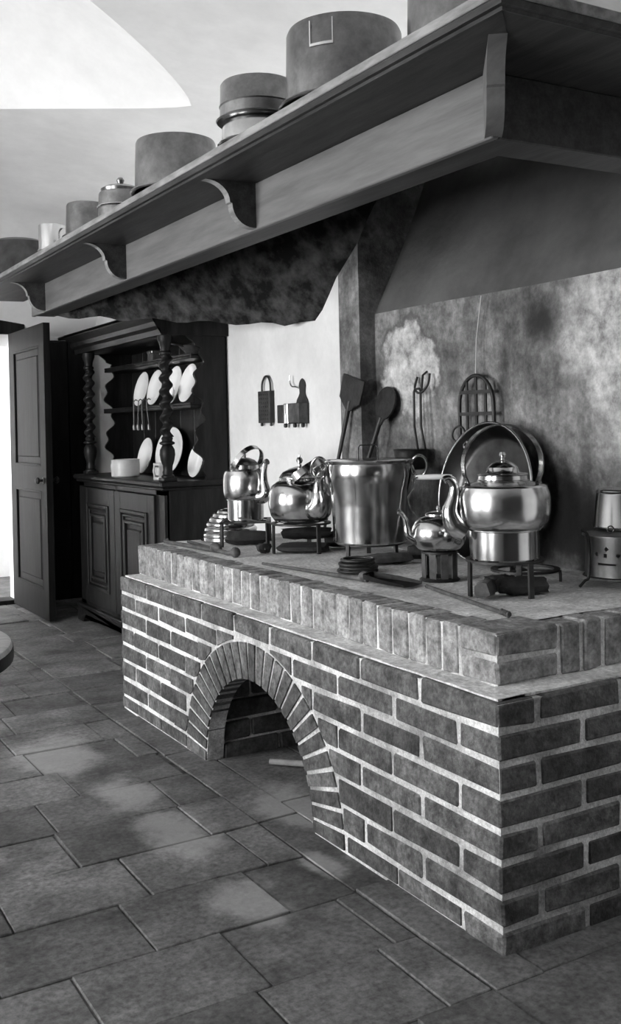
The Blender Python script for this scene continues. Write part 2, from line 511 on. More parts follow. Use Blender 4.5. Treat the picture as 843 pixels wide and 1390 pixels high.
# door frame, threshold, dark boarding right of the door
mb = MB()
mb.box(DX1 - .005, DX1 + .10, YF - .03, YF + .02, -.03, DZ + .10, .004)
mb.box(DX0 - .1, DX0 + .005, YF - .03, YF + .02, -.03, DZ + .10, .004)
mb.box(DX0, DX1, YF - .03, YF + .02, DZ - .005, DZ + .10, .004)
mb.box(DX0 - .02, DX1, YF - .03, YF + .16, -.03, .03, .004)
struct(mb.build('trim_1', 'doorwood', smooth=0), 'dark wooden door frame')
pan = None
mb = MB(); mb.box(DX1 + .10, 2.44, YF - .025, YF, -.03, 1.93)
pan = struct(mb.build('trim_2', 'doorwood', smooth=0), 'dark boarding on the far wall behind the open door')
for k in range(3):
    x0 = DX1 + .105 + k * .155
    o = MB().box(x0, x0 + .15, YF - .045, YF - .02, -.02, 1.92, .004).build('board', 'doorwood', pan, smooth=0); center(o)

# open door leaf
door = bpy.data.objects.new('door_1', None); COL.objects.link(door)
struct(door, 'dark panelled door standing open into the room')
hinge, tip = Vector((1.865, 7.5)), Vector((1.875, 6.62))
dv = tip - hinge; dw = dv.length
door.location = (hinge.x, hinge.y, 0); door.rotation_euler = (0, 0, math.atan2(dv.y, dv.x))
# local: x along the leaf, y = +- .022 thickness, z up
mb = MB(); T2 = .022; DH = 1.965
st = .12
panels = [(st, dw - st, .20, .86), (st, dw - st, 1.02, DH - .14)]
for x0, x1, z0, z1 in ((0, st, .01, DH), (dw - st, dw, .01, DH), (st, dw - st, .01, .20), (st, dw - st, .86, 1.02), (st, dw - st, DH - .14, DH)):
    mb.box(x0, x1, -T2, T2, z0, z1)
mb.build('door_frame', 'doorwood', door, smooth=0)
for x0, x1, z0, z1 in panels:
    mb = MB(); mb.box(x0, x1, -.008, .008, z0, z1)
    mb.box(x0 + .06, x1 - .06, -.016, .016, z0 + .06, z1 - .06, .007)
    center(mb.build('door_panel', 'doorwood', door, smooth=0))
    mb = MB()
    for s in (-1, 1):
        for q in ((x0, x0 + .016, z0, z1), (x1 - .016, x1, z0, z1), (x0, x1, z0, z0 + .016), (x0, x1, z1 - .016, z1)):
            mb.box(q[0], q[1], s * .016 - .007, s * .016 + .007, q[2], q[3], .003)
    center(mb.build('moulding', 'doorwood', door, smooth=0))
mb = MB()
for s in (-1, 1):
    rot = Matrix.Translation((dw - .06, s * T2, .93)) @ Matrix.Rotation(-s * PI / 2, 4, 'X')
    mb.lathe([(.0, 0), (.022, 0), (.022, .005), (.009, .008), (.009, .025), (.022, .035), (.024, .045), (.014, .056), (0, .058)], 20, M=rot)
mb.build('door_knob', 'iron', door)

# ------------------------------------------------------------------ floor flags
rows = []
y = 2.31 - .28 * 17
tiles = []
while y < YF + .1:
    h = .28
    off = random.uniform(0, .36)
    xs = [1.452 - off * .6]
    x = xs[0]
    while x > XL - .05:
        w = random.uniform(.31, .42); xs.append(x - w); x -= w
    edges = [1.452] + xs
    if HY - .1 < y + h / 2 < HYF + .1: right_end = None
    for a, c in zip(edges, edges[1:]):
        if a - c > .06: tiles.append((c, a, y, y + h))
    # flags between the hearth and the long wall's ends
    if y + h < 1.76 or y > 4.35:
        x = 1.452
        while x < XW - .02:
            w = min(random.uniform(.31, .42), XW - x)
            if XW - x - w < .12: w = XW - x
            tiles.append((x, x + w, y, y + h)); x += w
    y += h
# one row of narrow border stones along the hearth foot
y = 1.74
while y < HYF + .05:
    l = random.uniform(.5, .8); tiles.append((1.455, 1.60 if not 2.7 < y < 3.4 else 1.60, y, min(y + l, HYF + .1))); y += l
x = 1.60
while x < XW - .02:
    w = min(random.uniform(.5, .7), XW - x); tiles.append((x, x + w, 1.752, 1.86)); x += w
for (x0, x1, y0, y1) in ((1.60, 1.9, 2.62, 3.0), (1.60, 1.9, 3.0, 3.52), (1.9, 2.4, 2.62, 3.1), (1.9, 2.4, 3.1, 3.52)): tiles.append((x0, x1, y0, y1))
def proj(p):
    d = Vector(p) - Vector((0, 0, H)); z = d.dot(FWD)
    if z < .2: return None
    return CX + F * d.dot(RIGHT) / z, CY + F * d.dot(DOWN) / z, z
def seen(t):
    q = proj(((t[0] + t[1]) / 2, (t[2] + t[3]) / 2, 0))
    if q is None or not (-80 < q[0] < 930 and 0 < q[1] < 1480): return 0
    return (t[1] - t[0]) * (t[3] - t[2]) / q[2] ** 3
tiles.sort(key=seen, reverse=True)
def flag(mb, t):
    g = random.uniform(.0015, .003)
    h = random.uniform(-.003, .003)
    mb.box(t[0] + g, t[1] - g, t[2] + g, t[3] - g, -.04, h, .0025, .0022)
for t in tiles[:290]:
    if seen(t) == 0: continue
    mb = MB(); flag(mb, t)
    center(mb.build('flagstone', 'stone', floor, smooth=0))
mb = MB()
for t in [t for k, t in enumerate(tiles) if k >= 290 or seen(t) == 0]: flag(mb, t)
mb.box(DX0 - 1.2, 2.7, YF, 9.1, -.04, 0)
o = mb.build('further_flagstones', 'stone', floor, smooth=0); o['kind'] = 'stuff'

# ------------------------------------------------------------------ brick cooking hearth
hearth = thing('cooking_hearth', 'long brick cooking hearth with an arched wood niche and stepped top', 'hearth', (HX, HY, 0))
HL = Vector((HX, HY, 0))
def hpart(mb, name, m, smooth=0):
    o = mb.build(name, m, hearth, smooth=smooth)
    o.location = -HL
    return center(o)
AC, AI, BI, AO, BO = 3.11, .40, .385, .575, .51       # arch centre, inner and outer half axes
def outer_z(y):
    q = 1 - ((y - AC) / AO) ** 2
    return BO * math.sqrt(q) if q > 0 else 0.0
def inner_z(y):
    q = 1 - ((y - AC) / AI) ** 2
    return BI * math.sqrt(q) if q > 0 else 0.0
MR = .005                                             # joints stand back this far
# core: mortar mass with the niche cut through its face
NI0, NI1, NIX = 2.70, 3.505, 2.36                      # niche cheeks and depth
yy = [AC - AI + 2 * AI * k / 40 for k in range(41)]
LT = LEDGE - .004
mb = MB()
mb.bandprism([(y, max(inner_z(y), -.03), LT) for y in yy], HX + MR, 1.63, YZ)
mb.box(HX + MR, 1.63, HY + MR, AC - AI, -.03, LT)
mb.box(HX + MR, 1.63, AC + AI, HYF - MR, -.03, LT)
mb.box(1.63, XW, HY + MR, NI0, -.03, LEDGE - .004)
mb.box(1.63, XW, NI1 + .012, HYF - MR, -.03, LEDGE - .004)
mb.box(1.63, XW, NI0, NI1 + .012, .46, LEDGE - .004)
mb.box(NIX, XW, NI0, NI1 + .012, -.03, .47)
mb.box(1.645 + MR, XW, 1.94 + MR, HYF - MR, LEDGE - .01, TOP - .004)
mb.box(XW - .01, XR, 1.94 + MR, Y_REC - .01, LEDGE - .01, TOP - .004)
hpart(mb, 'mortar_core', 'mortar')
# top plaster
b = bmesh.new()
nx, ny = 14, 40
gx = [1.735 + (XW - 1.735) * i / nx for i in range(nx + 1)]
gy = [2.02 + (HYF - .01 - 2.02) * j / ny for j in range(ny + 1)]
mbz = MB()
grid = [[b.verts.new((x, y, TOP + .0005 + .0012 * math.sin(x * 17 + y * 9))) for y in gy] for x in gx]
for A, B in zip(grid, grid[1:]):
    for j in range(ny): b.faces.new((A[j], B[j], B[j + 1], A[j + 1]))
mbz.add(b)
mbz.box(XW - .02, XR, 2.02, Y_REC - .01, TOP - .01, TOP + .0005)
hpart(mbz, 'hearth_top', 'slab', 30)
mb = MB(); mb.bandprism([(HY + .02, LEDGE - .001, LEDGE + .0045)] + [(HY + .02 + (HYF - HY - .04) * k / 30, LEDGE - .001, LEDGE + .0045 + random.uniform(-.002, .002)) for k in range(1, 31)], HX + .018, 1.66, YZ)
mb.bandprism([(HX + .03 + (XW - HX - .04) * k / 12, LEDGE - .001, LEDGE + .0045 + random.uniform(-.002, .002)) for k in range(13)], HY + .02, 1.95, XZ)
hpart(mb, 'ledge_mortar', 'slab', 30)
ZC = [-.015, .060, .138, .217, .292, .370, .448, .522, LEDGE]   # bed joints
JG = .0072
def brick_box(x0, x1, y0, y1, z0, z1, m='brick', name='brick'):
    mb = MB(); mb.box(x0, x1, y0, y1, z0, z1, .006, .0030)
    return hpart(mb, name, m)
for c in range(8):
    z0, z1 = ZC[c] + JG, ZC[c + 1] - JG
    if c == 7: z1 = LEDGE
    odd = (7 - c) % 2 == 0
    # corner brick
    cx1, cy1 = (HX + .127, HY + .31) if odd else (HX + .273, HY + .153)
    brick_box(HX, cx1 - JG, HY, cy1 - JG, z0, z1)
    # long face
    y = cy1
    while y < HYF - .03:
        l = .281 + random.uniform(-.012, .012)
        if HYF - y - l < .12: l = HYF - y
        y0, y1 = y + JG * .75, y + l - (JG * .75 if y + l < HYF - .01 else 0)
        ys = [y0 + (y1 - y0) * k / 10 for k in range(11)]
        lows = [(q, max(z0, outer_z(q) + .010)) for q in ys]
        keep = [p for p in lows if p[1] < z1 - .008]
        if len(keep) == 11 and all(p[1] <= z0 for p in keep):
            brick_box(HX, HX + .11, y0, y1, z0, z1)
        elif len(keep) >= 3:
            # cut brick against the arch ring (a brick may be split in two by the crown)
            runs, cur = [], [keep[0]]
            for p in keep[1:]:
                if p[0] - cur[-1][0] > (y1 - y0) / 10 * 1.5: runs.append(cur); cur = [p]
                else: cur.append(p)
            runs.append(cur)
            for rn in runs:
                if len(rn) < 3: continue
                mb = MB(); mb.bandprism([(p[0], p[1], z1) for p in rn], HX, HX + .1, YZ); hpart(mb, 'brick', 'brick')
        y += l
    # end face towards the room
    x = cx1
    while x < XW - .02:
        l = .277 + random.uniform(-.012, .012)
        if XW - x - l < .09: l = XW - x
        brick_box(x + JG, x + l - JG, HY, HY + .11, z0, z1)
        x += l
# arch ring
NV = 27
def ell(a, b, t): return Vector((AC + a * math.cos(t), b * math.sin(t)))
ang = [PI * k / NV for k in range(NV + 1)]
for k in range(NV):
    t0, t1 = ang[k] + .015, ang[k + 1] - .015
    i0, i1, o0, o1 = ell(AI, BI, t0), ell(AI, BI, t1), ell(AO, BO, t0), ell(AO, BO, t1)
    mb = MB(); mb.prism([i0, o0, o1, i1], HX - .001, HX + .072, YZ)
    hpart(mb, 'arch_brick', 'brick')
for yj0, yj1 in ((AC + AI, AC + AO), (AC - AO, AC - AI)): pass
# niche cheek (the one that shows) and niche back
for c in range(6):
    z0, z1 = ZC[c] + .005, ZC[c + 1] - .005
    x = 1.632
    first = .12 if c % 2 else .24
    while x < NIX - .01:
        l = first if first else .27
        first = None
        l = min(l, NIX - x)
        brick_box(x + .005, x + l - .005, NI1, NI1 + .09, z0, z1, 'brick_sooty')
        x += l
# stepped band: bricks on end under the top
zb0, zb1 = LEDGE + .004, TOP
y = 2.09
while y < HYF - .02:
    w = .0745 + random.uniform(-.006, .006)
    if HYF - y - w < .03: w = HYF - y
    mb = MB(); mb.box(1.645, 1.75, y + .003, y + w - .003, zb0, zb1 + random.uniform(-.002, .001), .006, .0028)
    hpart(mb, 'band_brick', 'brick_pale'); y += w
x = 1.857
while x < XR - .02:
    w = .077 + random.uniform(-.006, .006)
    if XR - x - w < .03: w = XR - x
    mb = MB(); mb.box(x + .004, x + w - .004, 1.94, 2.04, zb0, zb1 + random.uniform(-.002, .001), .006, .0028)
    hpart(mb, 'band_brick', 'brick_pale'); x += w
zm = (zb0 + zb1) / 2
for z0, z1 in ((zb0, zm - .004), (zm + .004, zb1)):
    mb = MB(); mb.box(1.645, 1.852, 1.94, 2.086, z0, z1, .008, .003)
    hpart(mb, 'band_brick', 'brick_pale')

# ------------------------------------------------------------------ chimney hood with pot shelf
hood = thing('chimney_hood', 'wooden chimney hood with bracketed pot shelf above the brick hearth', 'hood', (HX, HY, 1.91))
HO = Vector((HX, HY, 1.91))
def hdpart(mb, name, m, smooth=0):
    o = mb.build(name, m, hood, smooth=smooth); o.location = -HO
    return center(o)
FB, FT, ST = 1.91, 2.06, 2.097          # fascia bottom, shelf underside, shelf top
FX, FY, BT = 1.56, 1.815, .13           # fascia planes and beam thickness
SX, SY = 1.32, 1.50                     # shelf edges
YE = 5.80
# beam behind the fascia: soffit
mb = MB(); mb.box(FX + .02, FX + BT, FY + .02, YE, FB, FT)
hdpart(mb, 'beam', 'wood')
mb = MB(); mb.box(FX + BT, XW, FY + .02, FY + BT, FB, FT)
hdpart(mb, 'beam', 'wood')
mb = MB(); mb.box(FX, FX + .022, FY, YE, FB - .004, FT, .003)
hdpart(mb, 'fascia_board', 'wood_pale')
mb = MB(); mb.box(FX + .022, XW, FY, FY + .022, FB - .004, FT, .003)
hdpart(mb, 'fascia_board', 'wood')  # darker wood than the front board: the side's shade put into colour
# shelf boards with a moulded edge, mitred at the corner
def shelf_side(along):
    mb = MB()
    prof = [(0, .010), (.006, 0), (.018, .0), (.022, -.006), (.03, -.004), (.34, .0), (.34, .037), (.006, .037), (0, .030)]
    b = bmesh.new()
    if along == 'y':
        A = [b.verts.new((SX + p, SY + p, FT + q)) for p, q in prof]
        B = [b.verts.new((SX + p, 6.35, FT + q)) for p, q in prof]
    else:
        A = [b.verts.new((SX + p, SY + p, FT + q)) for p, q in prof]
        B = [b.verts.new((XW, SY + p, FT + q)) for p, q in prof]
    n = len(prof)
    for k in range(n): b.faces.new((A[k], A[(k + 1) % n], B[(k + 1) % n], B[k]))
    f1 = b.faces.new(A); f2 = b.faces.new(B)
    bmesh.ops.triangulate(b, faces=[f1, f2])
    bmesh.ops.recalc_face_normals(b, faces=b.faces)
    return mb.add(b)
hdpart(shelf_side('y'), 'shelf_board', 'wood')
hdpart(shelf_side('x'), 'shelf_board', 'wood')
mb = MB(); mb.box(SX - .006, SX + .003, SY - .004, 6.35, FT + .012, ST - .002, .002)
hdpart(mb, 'edge_strip', 'woodedge')
mb = MB(); mb.box(SX + .003, XW, SY - .006, SY + .003, FT + .012, ST - .002, .002)
hdpart(mb, 'edge_strip', 'woodedge')
# curved brackets
def bracket_profile():
    p = [(0, 0), (0, -.155)]                    # (out from fascia, down from shelf)
    for k in range(9):                          # lower convex quarter
        t = PI / 2 * k / 8
        p.append((.012 + .075 * math.sin(t) * 1.0, -.150 + .075 * (1 - math.cos(t))))
    for k in range(9):                          # upper hollow quarter
        t = PI / 2 * k / 8
        p.append((.095 + .085 * (1 - math.cos(t)), -.072 + .068 * math.sin(t)))
    p.append((.18, 0))
    return p
BP = bracket_profile()
BS = [(z, 0.0, x) for x, z in BP[2:]]
for yb in (5.53, 4.26, 3.02):
    mb = MB(); mb.bandprism(BS, yb - .017, yb + .017, lambda a, q, t: Vector((FX - q, t, FT + a)))
    o = hdpart(mb, 'bracket', 'wood', 20)
    o.data.materials.append(MT['woodedge'])
    for p in o.data.polygons:
        if abs(p.normal.y) < .5: p.material_index = 1  # curved faces paler: worn edges, plus light from below-left put into colour
mb = MB()
dg = Vector((SX - FX, SY - FY, 0)).normalized(); sd = Vector((-dg.y, dg.x, 0))
cpt = Vector((FX + .02, FY + .02, FT))
mb.bandprism([(z, 0.0, x * 1.3 + .03) for z, _, x in BS], -.02, .02, lambda a, q, t: cpt + dg * q + sd * t + Vector((0, 0, a)))
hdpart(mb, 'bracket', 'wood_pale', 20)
# sooty inner end of the hood: slanting plaster cheek
P0, P1 = Vector((1.60, YE - .02, FB)), Vector((XW, 4.215, 1.728))
up = Vector((0, -.254, .213))
b = bmesh.new()
n1, n2 = 24, 14
def jitp(i, j):
    q = P0.lerp(P1, i / n1)
    p = q + up * ((2.045 + max(0, q.x - 1.72) * .82 - q.z) / .213 * j / n2)
    p.z += .010 * math.sin(i * 1.3) * (1 if j == 0 else .2); p.y += .015 * math.sin(i * .9 + j * 1.7)
    if j == 0 and i > n1 - 2: p += up * .12
    return p
for dz in (0.0,):
    g = [[b.verts.new(jitp(i, j)) for i in range(n1 + 1)] for j in range(n2 + 1)]
    for A, B in zip(g, g[1:]):
        for i in range(n1): b.faces.new((A[i], A[i + 1], B[i + 1], B[i]))
r_ = bmesh.ops.solidify(b, geom=b.faces[:], thickness=.04)
hdpart(MB().add(b), 'smoke_cheek', 'soot', 30)
# plastered body of the hood sloping back to the wall
mb = MB()
b = bmesh.new()
pts = [(1.72, FY + .08, ST - .02), (1.72, YE + .5, ST - .02), (XW, YE + .5, 2.70), (XW, 2.40, 2.70), (XW, FY + .08, ST - .02)]
v = [b.verts.new(p) for p in pts]
b.faces.new((v[0], v[3], v[2], v[1])); b.faces.new((v[0], v[4], v[3]))
bmesh.ops.solidify(b, geom=b.faces[:], thickness=.03)
mb.add(b)
hdpart(mb, 'hood_lining', 'sootdark')
b = bmesh.new()
v = [b.verts.new(Vector(p) + Vector((-.02, -.02, .045))) for p in pts]
b.faces.new((v[0], v[3], v[2], v[1])); b.faces.new((v[0], v[4], v[3]))
hdpart(MB().add(b), 'hood_plaster', 'white')

# ------------------------------------------------------------------ cupboard (dresser) beyond the hearth
CX0, CX1, CY0, CY1 = 2.075, XW - .004, 5.15, 6.64
cup = thing('dresser_cupboard', 'dark oak dresser with twisted columns, plate shelves and two panelled doors', 'cupboard', (CX0, CY0, 0))
CO = Vector((CX0, CY0, 0))
def cpart(mb, name, m='oak', parent=None, smooth=0):
    o = mb.build(name, m, cup, smooth=smooth); o.location = -CO
    center(o)
    if parent is not None:
        o.parent = parent; o.location = Vector(o.location) - Vector(parent.location)
    return o
CT = .965
# carcass
mb = MB()
mb.box(CX0 + .02, CX1, CY0, CY0 + .025, .10, CT - .03)
mb.box(CX0 + .02, CX1, CY1 - .025, CY1, .10, CT - .03)
mb.box(CX1 - .02, CX1, CY0, CY1, .10, CT - .03)
mb.box(CX0 + .02, CX1, CY0, CY1, .10, .12)
for y0, y1 in ((CY0, CY0 + .12), (5.905, 5.93), (CY1 - .10, CY1)): mb.box(CX0 + .004, CX0 + .03, y0, y1, .10, CT - .03)
mb.box(CX0 + .004, CX0 + .03, CY0, CY1, CT - .075, CT - .03)
mb.box(CX0 + .004, CX0 + .03, CY0, CY1, .10, .14)
cpart(mb, 'carcass')
mb = MB(); mb.box(CX0 - .03, CX1, CY0 - .03, CY1 + .03, CT - .03, CT, .008)
mb.box(CX0 - .015, CX1, CY0 - .015, CY1 + .015, CT - .048, CT - .03, .006)
cpart(mb, 'counter_board')
# plinth with bracket feet
mb = MB()
yl, yr = CY1 + .02, CY0 - .02
pl = [(yr, 0), (yr + .12, 0), (yr + .14, .03), (yr + .18, .055), (yl - .18, .055), (yl - .14, .03), (yl - .12, 0), (yl, 0), (yl, .10), (yr, .10)]
mb.prism(pl, CX0 - .02, CX0 + .02, YZ)
mb.box(CX0, CX1, CY0 - .02, CY0 + .02, 0, .10); mb.box(CX0, CX1, CY1 - .02, CY1 + .02, 0, .10)
mb.box(CX0 - .026, CX0 + .02, yr - .006, yl + .006, .095, .115, .005)
cpart(mb, 'plinth')
# doors
for y0, y1, kn in ((CY0 + .12, 5.912, 5.875), (5.922, CY1 - .10, 5.96)):
    mb = MB(); s_ = .10
    z0, z1 = .145, CT - .08
    mb.box(CX0 - .012, CX0 + .012, y0, y0 + s_, z0, z1, .002); mb.box(CX0 - .012, CX0 + .012, y1 - s_, y1, z0, z1, .002)
    mb.box(CX0 - .012, CX0 + .012, y0 + s_, y1 - s_, z0, z0 + s_, .002); mb.box(CX0 - .012, CX0 + .012, y0 + s_, y1 - s_, z1 - s_, z1, .002)
    d = cpart(mb, 'door')
    mb = MB(); a0, a1, b0, b1 = y0 + s_, y1 - s_, z0 + s_, z1 - s_
    mb.box(CX0, CX0 + .010, a0, a1, b0, b1)
    mb.box(CX0 - .016, CX0 + .004, a0 + .11, a1 - .11, b0 + .11, b1 - .11, .012)
    cpart(mb, 'panel', parent=d)
    mb = MB()
    for k, (ins, wd, pr_) in enumerate(((0, .022, .022), (.03, .014, .014), (.062, .02, .020))):
        c0, c1, e0, e1 = a0 + ins, a1 - ins, b0 + ins, b1 - ins
        for q in ((c0, c0 + wd, e0, e1), (c1 - wd, c1, e0, e1), (c0 + wd, c1 - wd, e0, e0 + wd), (c0 + wd, c1 - wd, e1 - wd, e1)):
            mb.box(CX0 - pr_, CX0 + .004, q[0], q[1], q[2], q[3], .004)
    cpart(mb, 'moulding', parent=d)
# upper part: back boards, shelves, scalloped sides, columns, cornice
UT = 1.76
nb = 7
for k in range(nb):
    y0 = CY0 + .02 + (CY1 - CY0 - .04) * k / nb
    mb = MB(); mb.box(CX1 - .02, CX1, y0 + .001, y0 + (CY1 - CY0 - .04) / nb - .001, CT, UT + .02, .002)
    cpart(mb, 'back_board')
def scallop():
    """front edge of the side board: x(z) by lobes between the shelves"""
    p = []
    zs_ = [CT + (UT - CT) * k / 60 for k in range(61)]
    for z in zs_:
        t = (z - CT) / (UT - CT)
        x = 2.295 + .028 * math.sin(t * 2 * PI * 2.5 + .6) + .016 * math.sin(t * 2 * PI * 7.5 + 1.0)
        if t > .93: x -= .04
        p.append((x, z))
    return p
SCP = scallop()
for yb in (CY0, CY1 - .022):
    mb = MB(); mb.bandprism([(z, x, CX1 - .02) for x, z in SCP], yb, yb + .022, lambda a, q, t: Vector((q, t, a)))
    cpart(mb, 'side_board')
for z, x0 in ((1.382, 2.25), (1.655, 2.26)):
    mb = MB(); mb.box(x0, CX1 - .02, CY0 + .022, CY1 - .022, z - .018, z, .003)
    mb.box(x0, x0 + .012, CY0 + .022, CY1 - .022, z, z + .012, .002)
    cpart(mb, 'shelf')
def column(yc):
    mb = MB(); xc = CX0 + .045
    zb = CT
    mb.box(xc - .04, xc + .04, yc - .04, yc + .04, zb, zb + .022, .004)
    mb.lathe([(.036, .022), (.036, .03), (.028, .036), (.03, .05), (.026, .062), (.028, .085), (.038, .115), (.043, .145), (.041, .172), (.03, .192), (.026, .196), (.042, .204), (.042, .212), (.028, .22), (.032, .235), (.026, .245)], 24, (xc, yc, zb))
    # barley twist
    b = bmesh.new(); rings = []; seg = 16
    z0, z1 = zb + .242, 1.655
    for k in range(91):
        z = z0 + (z1 - z0) * k / 90; a = (z - z0) * 2 * PI / .072
        e = .010; cx_, cy2 = xc + e * math.cos(a), yc + e * math.sin(a)
        rings.append([b.verts.new((cx_ + .029 * math.cos(2 * PI * q / seg), cy2 + .029 * math.sin(2 * PI * q / seg), z)) for q in range(seg)])
    for A, B in zip(rings, rings[1:]):
        for q in range(seg): b.faces.new((A[q], A[(q + 1) % seg], B[(q + 1) % seg], B[q]))
    mb.add(b)
    mb.lathe([(.026, 1.65), (.034, 1.657), (.034, 1.668), (.026, 1.676), (.028, 1.70), (.036, 1.722), (.040, 1.735), (.040, UT)], 24, (xc, yc, 0))
    cpart(mb, 'twisted_column', smooth=40)
column(CY0 + .045); column(CY1 - .12)
prof = [(0, UT), (-.02, UT), (-.025, UT + .03), (-.05, UT + .045), (-.055, UT + .07), (-.095, UT + .105), (-.095, UT + .125), (0, UT + .125)]
mb = MB(); mb.prism([(CX0 + .02 + a, z) for a, z in prof], CY0 - .02, CY1 + .02, XZ)
mb.box(CX0, CX1, CY0 - .012, CY1 + .012, UT, UT + .12)
mb.prism([(CY1 - .01 - a * 1.6, z) for a, z in prof], CX0, CX1, YZ)
mb.box(CX0 - .075, CX1, CY0 - .03, CY1 + .16, UT + .105, UT + .125, .004)
cpart(mb, 'cornice')

# plates leaning on the back boards
def plate(name, label, r, yc, zb, xb, lean=14, tilt=0, yawd=0, oval=1.0, group=None):
    mb = MB()
    mb.lathe([(0, .012), (r * .55, .010), (r * .64, .016), (r * .98, .030), (r, .031), (r, .034), (r * .97, .034), (r * .62, .021), (r * .54, .016), (0, .017)], 48)
    # wide rim line and foot ring
    mb.lathe([(r * .40, .012), (r * .40, .006), (r * .46, .006), (r * .46, .011)], 40)
    M_ = Matrix.Translation((xb, yc, zb)) @ Matrix.Rotation(math.radians(yawd), 4, 'Z') @ Matrix.Rotation(math.radians(-90 + lean), 4, 'Y') @ Matrix.Translation((r * oval, 0, 0)) @ Matrix.Diagonal((oval, 1, 1, 1))
    o = mb.build(name, 'china', None, smooth=40)
    o.matrix_world = M_
    return tag(o, label, 'plate', group)
SH = 1.3945
plate('china_plate', 'white plate on the dresser shelf, farthest from the front twisted column', .112, 6.19, SH, 2.36)
plate('china_plate', 'white plate on the dresser shelf, between the outermost plate and the twisted column', .112, 5.955, SH, 2.36)
plate('china_plate', 'white plate on the dresser shelf, half hidden by the front twisted column', .115, 5.66, SH, 2.36)
plate('china_plate', 'white plate on the dresser shelf, right beside the scalloped side board', .115, 5.43, SH, 2.35, 16)
plate('small_china_plate', 'small white plate low behind the twisted column on the dresser shelf', .055, 5.545, SH, 2.30)
plate('china_plate', 'white plate leaning behind the earthenware pot on the dresser counter', .115, 6.155, CT + .001, 2.36)
plate('oval_platter', 'large white oval platter behind the twisted column on the dresser counter', .205, 5.82, CT + .001, 2.385, 12, oval=.72)
plate('china_plate', 'white plate peeping past the scalloped side board on the dresser counter', .10, 5.345, CT + .001, 2.36)
# earthenware pot with a side handle and a small mug
o = thing('earthenware_pot', 'straight-sided cream earthenware pot with a loop handle on the dresser', 'pot', (2.17, 6.0, CT))
MB().lathe([(0, 0), (.082, 0), (.086, .004), (.088, .07), (.086, .10), (.088, .104), (.082, .106), (.080, .10), (.080, .008), (0, .008)], 40).build('body', 'earthen', o)
MB().tube([(-.02, .080, .085), (-.03, .125, .09), (-.035, .155, .07), (-.035, .150, .04), (-.03, .12, .022), (-.02, .080, .022)], .009, 10).build('handle', 'earthen', o)
o = thing('small_mug', 'small pale mug with a handle behind the twisted column base', 'mug', (2.16, 5.385, CT))
MB().lathe([(0, 0), (.044, 0), (.047, .004), (.045, .05), (.046, .094), (.042, .095), (.041, .01), (0, .008)], 32).build('body', 'earthen', o)
MB().tube([(-.035, -.030, .078), (-.062, -.048, .078), (-.068, -.052, .055), (-.06, -.045, .026), (-.035, -.030, .022)], .006, 10).build('handle', 'earthen', o)
# spoons hooked on the shelf edge
for k, (yy_, tl) in enumerate(((6.01, 0), (5.93, .012), (5.87, -.004), (5.79, -.03))):
    pts = [(2.262, yy_, 1.43), (2.250, yy_, 1.437), (2.238, yy_, 1.425), (2.236, yy_, 1.39), (2.236, yy_ + tl, 1.285)]
    mb = MB(); mb.tube(pts, [.004, .004, .004, .0035, .003], 8)
    mb.lathe([(0, -.022), (.008, -.018), (.010, 0), (.007, .014), (.0, .02)], 12, (2.236, yy_ + tl * 1.06, 1.267))
    tag(mb.build('hanging_spoon', 'tin_dull'), 'thin metal spoon hooked on the dresser plate shelf, ' + ['farthest from', 'third from', 'second from', 'nearest to'][k] + ' the front twisted column', 'spoon', 'spoons hooked on the dresser shelf')
# small things on the top shelf
o = MB().box(-.03, .03, -.04, .04, 0, .06, .004).build('tea_tin', 'ironrust', None, (2.36, 5.96, 1.668), 0)
bb = MB(); bb.box(-.034, .034, -.044, .044, .052, .07, .004); bb.build('lid', 'tin_dull', o, smooth=0)
tag(o, 'small dark tin box on the dark top shelf of the dresser', 'tin')
o = thing('shallow_dish', 'shallow grey dish on the top shelf beside the dresser side board', 'dish', (2.36, 5.33, 1.668))
MB().lathe([(0, 0), (.05, 0), (.055, .008), (.09, .045), (.095, .05), (.088, .05), (.05, .012), (0, .010)], 32).build('bowl', 'tin_dull', o)
MB().tube([(-.08, -.02, .045), (-.12, -.03, .055), (-.17, -.045, .06)], .007, 8).build('handle', 'tin_dull', o)

# ------------------------------------------------------------------ pots on the hood shelf
GP = 'pots on the hood shelf'
def upturned(name, label, xc, yc, r, h, m, taper=.97, lip=.012, cr=.012, extra=None):
    o = thing(name, label, 'pot', (xc, yc, ST + .001), 0, GP)
    rt = r * taper
    pr_ = [(r + lip, 0), (r + lip + .004, .004), (r + lip, .009), (r + .001, .012), (r, .02), (rt, h - cr), (rt - cr * .3, h - cr * .3), (rt - cr, h), (0, h),
           (0, h - .004), (rt - cr, h - .004), (rt - .004, h - cr), (r - .004, .012), (r, .004), (r + lip, 0)]
    MB().lathe(pr_, 56).build('body', m, o)
    if extra: extra(o, r, h)
    return o
upturned('round_pan', 'dark rounded pan upside down at the far end of the hood shelf', 1.46, 5.66, .20, .21, 'copper_dark', .86, .004, .06)
def cup_handle(o, r, h):
    MB().strap([(r * .5, -r * .8, h * .85), (r * .7, -r * 1.35, h * .8), (r * .75, -r * 1.4, h * .45), (r * .5, -r * .85, h * .25)], (.8, .5, 0), .014, .003).build('handle', 'tin', o)
upturned('tin_cup', 'bright small tin cup next to the dark rounded pan on shelf', 1.385, 4.76, .062, .125, 'tin', 1.0, .003, .004, cup_handle)
upturned('saucepan', 'small upturned copper saucepan with flared rim between tin cup and stacked pans', 1.425, 4.36, .092, .150, 'copper_dull', .95, .012)
